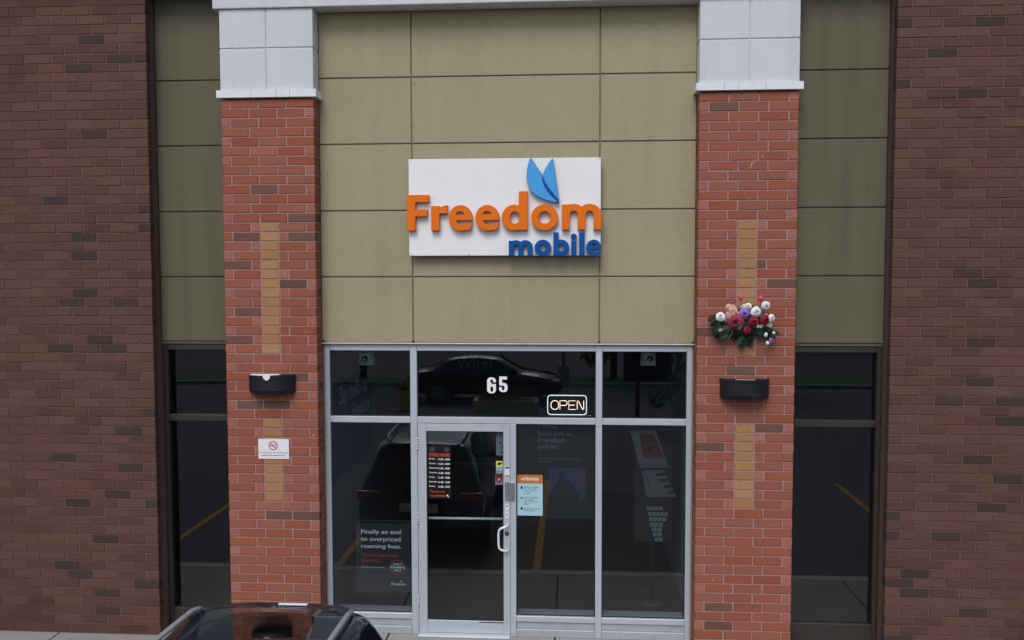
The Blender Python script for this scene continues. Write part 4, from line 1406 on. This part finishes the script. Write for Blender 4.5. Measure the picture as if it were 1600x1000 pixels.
# ------------------------------------------------------------------ cars
M_CARP = mat('car_navy_black', srgb(24, 27, 37), rough=0.22, coat=1.0, spec=0.6)
M_CARG = mat('car_glass', srgb(8, 9, 11), rough=0.03, spec=0.9, coat=0.5)
M_TYRE = mat('tyre', srgb(24, 24, 25), rough=0.85)
M_RIM = mat('rim', srgb(176, 180, 186), rough=0.4, metal=0.3)
M_TRIM = mat('black_trim', srgb(20, 20, 22), rough=0.6)
M_TAIL = mat('tail_lamp', srgb(150, 14, 18), rough=0.15, coat=1.0)
M_HEAD = mat('head_lamp', srgb(200, 206, 212), rough=0.1, coat=1.0)
M_CHROME = mat('chrome', srgb(210, 212, 216), rough=0.12, metal=1.0)


def make_car(name, label, stn, glassx, sunroof, wheels, wr, loc, rotz, wtread, rails=None):
    t = cthing(name, label, 'car', loc)
    t.rotation_euler = (0, 0, rotz)
    bm = bmesh.new()
    rings = []
    for (x, zl, w, zb, zt, wt) in stn:
        half_ = [(0, zl), (.80 * w, zl), (.965 * w, zl + .07), (w, zl * .45 + zb * .55), (.985 * w, zb), (wt + .02, zt - .05), (wt - .05, zt - .008), (.55 * wt, zt + .012), (0, zt + .02)]
        ring = [bm.verts.new((x, -y, z)) for y, z in half_] + [bm.verts.new((x, y, z)) for y, z in reversed(half_[1:-1])]
        rings.append(ring)
    n = len(rings[0])
    for i, (a, b) in enumerate(zip(rings, rings[1:])):
        xm = (stn[i][0] + stn[i + 1][0]) / 2
        for k in range(n):
            f = bm.faces.new((a[k], a[(k + 1) % n], b[(k + 1) % n], b[k]))
            f.smooth = True
            j = k if k < 8 else n - 1 - k
            if j == 4 and any(g0 < xm < g1 for g0, g1 in glassx['side']):
                f.material_index = 1
            elif j in (6, 7) and glassx['rear'][0] < xm < glassx['rear'][1]:
                f.material_index = 2
            elif j in (6, 7) and glassx['front'][0] < xm < glassx['front'][1]:
                f.material_index = 3
            elif j == 7 and sunroof and sunroof[0] < xm < sunroof[1]:
                f.material_index = 4
    bm.faces.new(rings[0][::-1])
    bm.faces.new(rings[-1])
    bmesh.ops.recalc_face_normals(bm, faces=bm.faces)
    cl = bm.edges.layers.float.get('crease_edge') or bm.edges.layers.float.new('crease_edge')
    for e in bm.edges:
        mi = {f.material_index for f in e.link_faces}
        if len(mi) > 1:
            e[cl] = 0.75
    me = bpy.data.meshes.new('b')
    bm.to_mesh(me)
    bm.free()
    tmp = bpy.data.objects.new('b', me)
    C.objects.link(tmp)
    md = tmp.modifiers.new('s', 'SUBSURF')
    md.levels = md.render_levels = 3
    dg = bpy.context.evaluated_depsgraph_get()
    full = bpy.data.meshes.new_from_object(tmp.evaluated_get(dg))
    bpy.data.objects.remove(tmp, do_unlink=True)
    V = [v.co.copy() for v in full.vertices]
    for mi, (nm, m) in enumerate((('body', M_CARP), ('side_window', M_CARG), ('rear_window', M_CARG), ('windscreen', M_CARG), ('sunroof', M_CARG))):
        polys = [p.vertices[:] for p in full.polygons if p.material_index == mi]
        groups = [polys]
        if nm == 'side_window':
            groups = []
            for sgn in (-1, 1):
                for g0, g1 in glassx['side']:
                    groups.append([p for p in polys if sum(V[i].y for i in p) * sgn > 0 and g0 < sum(V[i].x for i in p) / len(p) < g1])
        for pl in groups:
            if not pl:
                continue
            ids = sorted({i for p in pl for i in p})
            mp = {i: k for k, i in enumerate(ids)}
            m2 = bpy.data.meshes.new(nm)
            m2.from_pydata([V[i] for i in ids], [], [[mp[i] for i in p] for p in pl])
            m2.materials.append(m)
            for p in m2.polygons:
                p.use_smooth = True
            link(nm, m2, t)
    for (wx) in wheels:
        for sgn in (-1, 1):
            mx = Matrix.Translation((wx, sgn * wtread, wr)) @ Matrix.Rotation(-sgn * PI / 2, 4, 'X')
            bm = bmesh.new()
            lathe_bm(bm, [(wr + .065, -.06), (wr + .065, .004), (wr + .01, .010), (wr + .01, -.06)], 32, mx)
            bm_obj('wheel_arch', bm, M_TRIM, t)
            bm = bmesh.new()
            lathe_bm(bm, [(wr * .66, -.15), (wr * .9, -.16), (wr, -.13), (wr, .015), (wr * .93, .035), (wr * .68, .035), (wr * .66, .02), (wr * .64, -.15)], 32, mx)
            wh = bm_obj('wheel', bm, M_TYRE, t)
            bm = bmesh.new()
            lathe_bm(bm, [(wr * .68, .030), (wr * .64, .040), (wr * .60, .030), (wr * .58, -.05)], 32, mx)
            for s in range(10):
                a = 2 * PI * s / 10 + (0.12 if s % 2 else -0.12)
                d = Vector((math.cos(a), math.sin(a), 0))
                tube_bm(bm, [mx @ (d * wr * .10 + Vector((0, 0, .022))), mx @ (d * wr * .62 + Vector((0, 0, .028)))], wr * .035, 5)
            lathe_bm(bm, [(wr * .16, .0), (wr * .15, .035), (0, .04)], 16, mx)
            bm_obj('rim', bm, M_RIM, wh)
            bm = bmesh.new()
            lathe_bm(bm, [(wr * .62, -.06), (0.0, -.06)], 24, mx)
            bm_obj('brake_disc', bm, M_TRIM, wh)
    return t


suv_st = [(0.00, .42, .80, .70, .84, .62), (0.05, .34, .88, .86, .98, .70), (0.12, .30, .905, 1.00, 1.08, .74), (0.20, .29, .91, 1.06, 1.24, .74), (0.36, .28, .915, 1.07, 1.52, .68), (0.47, .28, .915, 1.07, 1.625, .655), (0.62, .27, .92, 1.06, 1.650, .65),
          (1.05, .26, .92, 1.04, 1.665, .65), (1.16, .26, .92, 1.04, 1.668, .65), (1.90, .26, .92, 1.02, 1.665, .65), (2.02, .26, .92, 1.02, 1.66, .65), (2.50, .26, .92, 1.00, 1.625, .64), (2.66, .26, .92, 1.00, 1.57, .64),
          (3.20, .26, .92, .99, 1.14, .72), (3.36, .26, .92, .98, 1.05, .76), (3.90, .27, .91, .92, .99, .74), (4.25, .28, .88, .86, .92, .70), (4.40, .32, .82, .74, .82, .66), (4.46, .40, .72, .62, .70, .58)]
suv = make_car('parked_car', 'dark crossover parked in front of the shop, its roof rails showing', suv_st,
               dict(side=[(.50, 1.05), (1.16, 1.90), (2.02, 2.70)], rear=(.14, .44), front=(2.66, 3.28)), (.64, 2.02), (0.85, 3.55), 0.35, (-1.445, -2.46, LZ), -PI / 2, 0.925)
for s in (-1, 1):
    bm = bmesh.new()
    pts = [(0.56, s * .56, 1.640), (0.62, s * .565, 1.680), (0.75, s * .57, 1.705), (1.3, s * .575, 1.722), (2.1, s * .57, 1.712), (2.35, s * .565, 1.680), (2.42, s * .56, 1.648)]
    tube_bm(bm, pts, [.012, .018, .02, .02, .02, .018, .012], 8)
    bm_obj('roof_rail', bm, mat('rail_silver', srgb(186, 192, 198), rough=.3, metal=.5), suv)
    bm = bmesh.new()
    add_box(bm, 0.035, 0.17, min(s * .56, s * .90), max(s * .56, s * .90), 0.90, 1.02, bev=.03, seg=3)
    bm_obj('tail_light', bm, M_TAIL, suv, smooth=True)
    bm = bmesh.new()
    add_box(bm, 4.22, 4.36, min(s * .56, s * .84), max(s * .56, s * .84), 0.74, 0.84, bev=.03, seg=3)
    bm_obj('headlight', bm, M_HEAD, suv, smooth=True)
    bm = bmesh.new()
    add_box(bm, 2.72, 2.84, min(s * .93, s * 1.08), max(s * .93, s * 1.08), 1.02, 1.16, bev=.035, seg=3)
    bm_obj('side_mirror', bm, M_CARP, suv, smooth=True)
    for hx in (1.25, 2.15):
        tube('door_handle', [(hx, s * .925, .90), (hx + .04, s * .945, .90), (hx + .16, s * .945, .90), (hx + .2, s * .925, .90)], .012, M_CHROME, suv, n=6)
bm = bmesh.new()
outl = [(.62, -.57), (.50, -.565), (.42, -.53), (.375, -.44), (.36, -.2), (.36, .2), (.375, .44), (.42, .53), (.50, .565), (.62, .57)]
lo_ = [bm.verts.new((x, y, 1.600)) for x, y in outl]
hi_ = [bm.verts.new((x + (.02 if x < .6 else 0), y * .97, 1.648 - .05 * max(0, abs(y) - .3))) for x, y in outl]
for k in range(len(outl)):
    k2 = (k + 1) % len(outl)
    bm.faces.new((lo_[k], lo_[k2], hi_[k2], hi_[k]))
bm.faces.new(hi_)
bm.faces.new(lo_[::-1])
bmesh.ops.recalc_face_normals(bm, faces=bm.faces)
bmesh.ops.bevel(bm, geom=bm.edges[:], offset=.012, segments=2, affect='EDGES', profile=.5)
sp = bm_obj('spoiler', bm, M_CARP, suv)
bm = bmesh.new()
add_box(bm, -0.012, 0.02, -.28, .28, 0.74, 0.86, bev=.004)
bm_obj('number_plate', bm, M_PAPER, suv)
bm = bmesh.new()
add_box(bm, -0.02, 0.10, -.78, .78, 0.36, 0.50, bev=.03, seg=2)
bm_obj('bumper', bm, M_TRIM, suv, smooth=True)
tube('rear_wiper', [(0.13, 0.02, 1.12), (0.24, 0.18, 1.30), (0.28, 0.30, 1.36)], .008, M_TRIM, suv, n=6)
bm = bmesh.new()
add_box(bm, 0.40, 0.43, -0.04, 0.18, 1.645, 1.6505)
bm_obj('white_strip', bm, M_PAPER, suv)

sed_st = [(0.00, .40, .76, .72, .80, .60), (0.06, .32, .86, .88, .94, .68), (0.25, .28, .90, .96, 1.03, .72), (0.62, .27, .91, .97, 1.06, .70), (0.80, .26, .915, .97, 1.13, .68), (1.25, .25, .92, .96, 1.37, .60), (1.50, .25, .92, .95, 1.42, .59),
          (2.10, .25, .92, .94, 1.45, .59), (2.20, .25, .92, .94, 1.45, .59), (2.70, .25, .92, .93, 1.41, .59), (2.85, .25, .92, .93, 1.38, .60), (3.45, .25, .92, .92, 1.05, .68), (3.60, .25, .92, .91, .98, .72), (4.20, .26, .91, .84, .90, .72), (4.60, .28, .86, .76, .82, .66),
          (4.76, .32, .78, .66, .72, .60), (4.82, .40, .66, .56, .62, .52)]
sed = make_car('sedan', 'dark sedan standing across the car park, mirrored in the upper pane', sed_st,
               dict(side=[(.85, 2.10), (2.20, 3.2)], rear=(.80, 1.25), front=(2.85, 3.55)), None, (0.98, 3.76), 0.34, (-4.42, -18.3, LZ), 0, 0.925)
for s in (-1, 1):
    bm = bmesh.new()
    add_box(bm, 0.02, 0.22, min(s * .5, s * .88), max(s * .5, s * .88), 0.80, 0.92, bev=.03, seg=2)
    bm_obj('tail_light', bm, M_TAIL, sed, smooth=True)
    bm = bmesh.new()
    add_box(bm, 4.45, 4.72, min(s * .52, s * .85), max(s * .52, s * .85), 0.66, 0.76, bev=.03, seg=2)
    bm_obj('headlight', bm, M_HEAD, sed, smooth=True)
    tube('window_trim', [(0.9, s * .90, .985), (1.30, s * .66, 1.31), (1.6, s * .63, 1.38), (2.2, s * .63, 1.405), (2.75, s * .645, 1.36), (3.3, s * .80, 1.08)], .010, M_CHROME, sed, n=6)

# ------------------------------------------------------------------ across the car park (seen mirrored in the glass)
def leafy(name, parent, cx, cy, cz, rx, ry, rz, n, size, m, seed):
    rr = random.Random(seed)
    verts, faces = [], []
    clumps = [(Vector((rr.gauss(0, .5), rr.gauss(0, .5), rr.gauss(0, .5))), rr.uniform(.25, .5)) for _ in range(14)]
    for _ in range(n):
        c, r = rr.choice(clumps)
        p = c + Vector((rr.gauss(0, 1), rr.gauss(0, 1), rr.gauss(0, 1))).normalized() * r * rr.uniform(.6, 1.05)
        p = Vector((cx + p.x * rx, cy + p.y * ry, cz + p.z * rz))
        a = Vector((rr.gauss(0, 1), rr.gauss(0, 1), rr.gauss(0, 1))).normalized()
        b = a.cross(Vector((rr.gauss(0, 1), rr.gauss(0, 1), rr.gauss(0, 1)))).normalized()
        s = size * rr.uniform(.6, 1.3)
        k = len(verts)
        verts += [p - a * s, p + b * s * .45, p + a * s, p - b * s * .45]
        faces.append((k, k + 1, k + 2, k + 3))
    me = bpy.data.meshes.new(name)
    me.from_pydata(verts, [], faces)
    me.materials.append(m)
    return link(name, me, parent)


M_FOL = mat('foliage', (0.05, 0.085, 0.03, 1), rough=.7, hue_var=.02, obj_var=.2, island=True)
M_FOLY = mat('foliage_yellow', (0.16, 0.15, 0.03, 1), rough=.7, hue_var=.02, obj_var=.2, island=True)
M_BARK = mat('bark', (0.08, 0.06, 0.045, 1), rough=.9, var=.3, vscale=12)
pl = cthing('planter', 'concrete planter trough in front of the sedan', 'planter', (-1.2, -15.6, LZ))
bm = bmesh.new()
for d in ((-.92, .92, .30, .40, 0, .42), (-.92, .92, -.40, -.30, 0, .42), (-.92, -.82, -.299, .299, 0, .42), (.82, .92, -.299, .299, 0, .42), (-.819, .819, -.299, .299, 0, .34)):
    add_box(bm, *d)
bm_obj('trough', bm, mat('planter_concrete', srgb(176, 164, 138), rough=.9, var=.1, vscale=5), pl)
leafy('foliage', pl, -.05, 0, .62, .55, .35, .34, 900, .06, M_FOLY, 3)
sgp = cthing('ground_sign', 'dark blue notice board on a post by the far parking row', 'sign', (2.45, -14.0, LZ))
tube('post', [(-.02, 0, 0), (-.02, 0, 2.2)], .06, M_BRONZE, sgp)
box('board', (-.40, .86, .065, .12, 1.16, 2.10), mat('board_navy', srgb(36, 46, 84), rough=.5), sgp, bev=.01)
bo = cthing('bollard', 'yellow safety bollard at the edge of the far parking row', 'bollard', (-4.3, -16.2, LZ))
bm = bmesh.new()
lathe_bm(bm, [(.12, 0), (.12, .85), (.10, .93), (.05, .97), (0, .98)], 20)
bm_obj('post', bm, mat('bollard_yellow', srgb(206, 170, 60), rough=.5), bo)
bm = bmesh.new()
lathe_bm(bm, [(.1225, .6), (.1225, .7)], 20)
bm_obj('band', bm, M_TRIM, bo)
lp_ = cthing('light_pole', 'pale light pole on a concrete base by the verge', 'pole', (0.36, -22.4, LZ + .09))
tube('pole', [(0, 0, .6), (0, 0, 6.4)], [.07, .05], mat('pole_tan', srgb(170, 156, 132), rough=.6), lp_)
bm = bmesh.new()
lathe_bm(bm, [(.22, 0), (.22, .58), (.2, .6), (0, .6)], 20)
bm_obj('base', bm, M_CONC, lp_)
box('lamp_head', (-.12, .12, -.1, .55, 6.4, 6.5), M_BRONZE, lp_, bev=.02)
sb_ = cthing('shrub', 'low green shrub at the end of the far parking row', 'shrub', (3.75, -15.2, LZ))
leafy('foliage', sb_, 0, 0, .5, .6, .6, .5, 1200, .06, M_FOL, 5)
tube('stem', [(0, 0, 0), (.03, 0, .5)], .03, M_BARK, sb_)
for i, (x, y, h, lab) in enumerate(((2.2, -27.5 + 4.2, 6.0, 'broad tree on the verge behind the notice board'), (6.4, -23.2, 5.2, 'tree on the verge standing farthest from the sedan'), (-7.2, -23.4, 6.4, 'tall tree on the verge behind the yellow bollard'))):
    tr = cthing('verge_tree', lab, 'tree', (x, y, LZ + .09), 'trees along the verge')
    bm = bmesh.new()
    tube_bm(bm, [(0, 0, 0), (.05, 0, h * .3), (.0, .05, h * .55), (.05, 0, h * .8)], [.14, .11, .08, .03], 8)
    for k in range(6):
        a = k * 1.1
        z = h * (.3 + .07 * k)
        tube_bm(bm, [(0.03, 0, z), (math.cos(a) * h * .1, math.sin(a) * h * .1, z + h * .1), (math.cos(a) * h * .22, math.sin(a) * h * .22, z + h * .17)], [.05, .035, .015], 6)
    bm_obj('trunk', bm, M_BARK, tr)
    leafy('crown', tr, 0, 0, h * .62, h * .36, h * .36, h * .34, 5000, .11, M_FOL, 20 + i)

tl = leafy('added_treeline', None, 0, -46, 3.6, 46, 3.0, 5.0, 26000, .55, M_FOL, 77)  # unseen trees added to block bright horizon sky from the reflections
tag(tl, kind='stuff')
tag(tl, 'added mass of unseen green trees beyond the road, facing the shop', 'trees')
tl2 = leafy('added_treeline', None, -58, -40, 3.6, 30, 6.0, 5.0, 9000, .6, M_FOL, 78)
tag(tl2, 'added mass of unseen green trees beyond the road, past the sedan', 'trees', kind='stuff')
tl3 = leafy('added_treeline', None, 58, -40, 3.6, 30, 6.0, 5.0, 9000, .6, M_FOL, 79)
tag(tl3, 'added mass of unseen green trees beyond the road, past the notice board', 'trees', kind='stuff')
S.cycles.max_bounces = 8
S.cycles.diffuse_bounces = 3
S.cycles.glossy_bounces = 4
S.cycles.transparent_max_bounces = 12
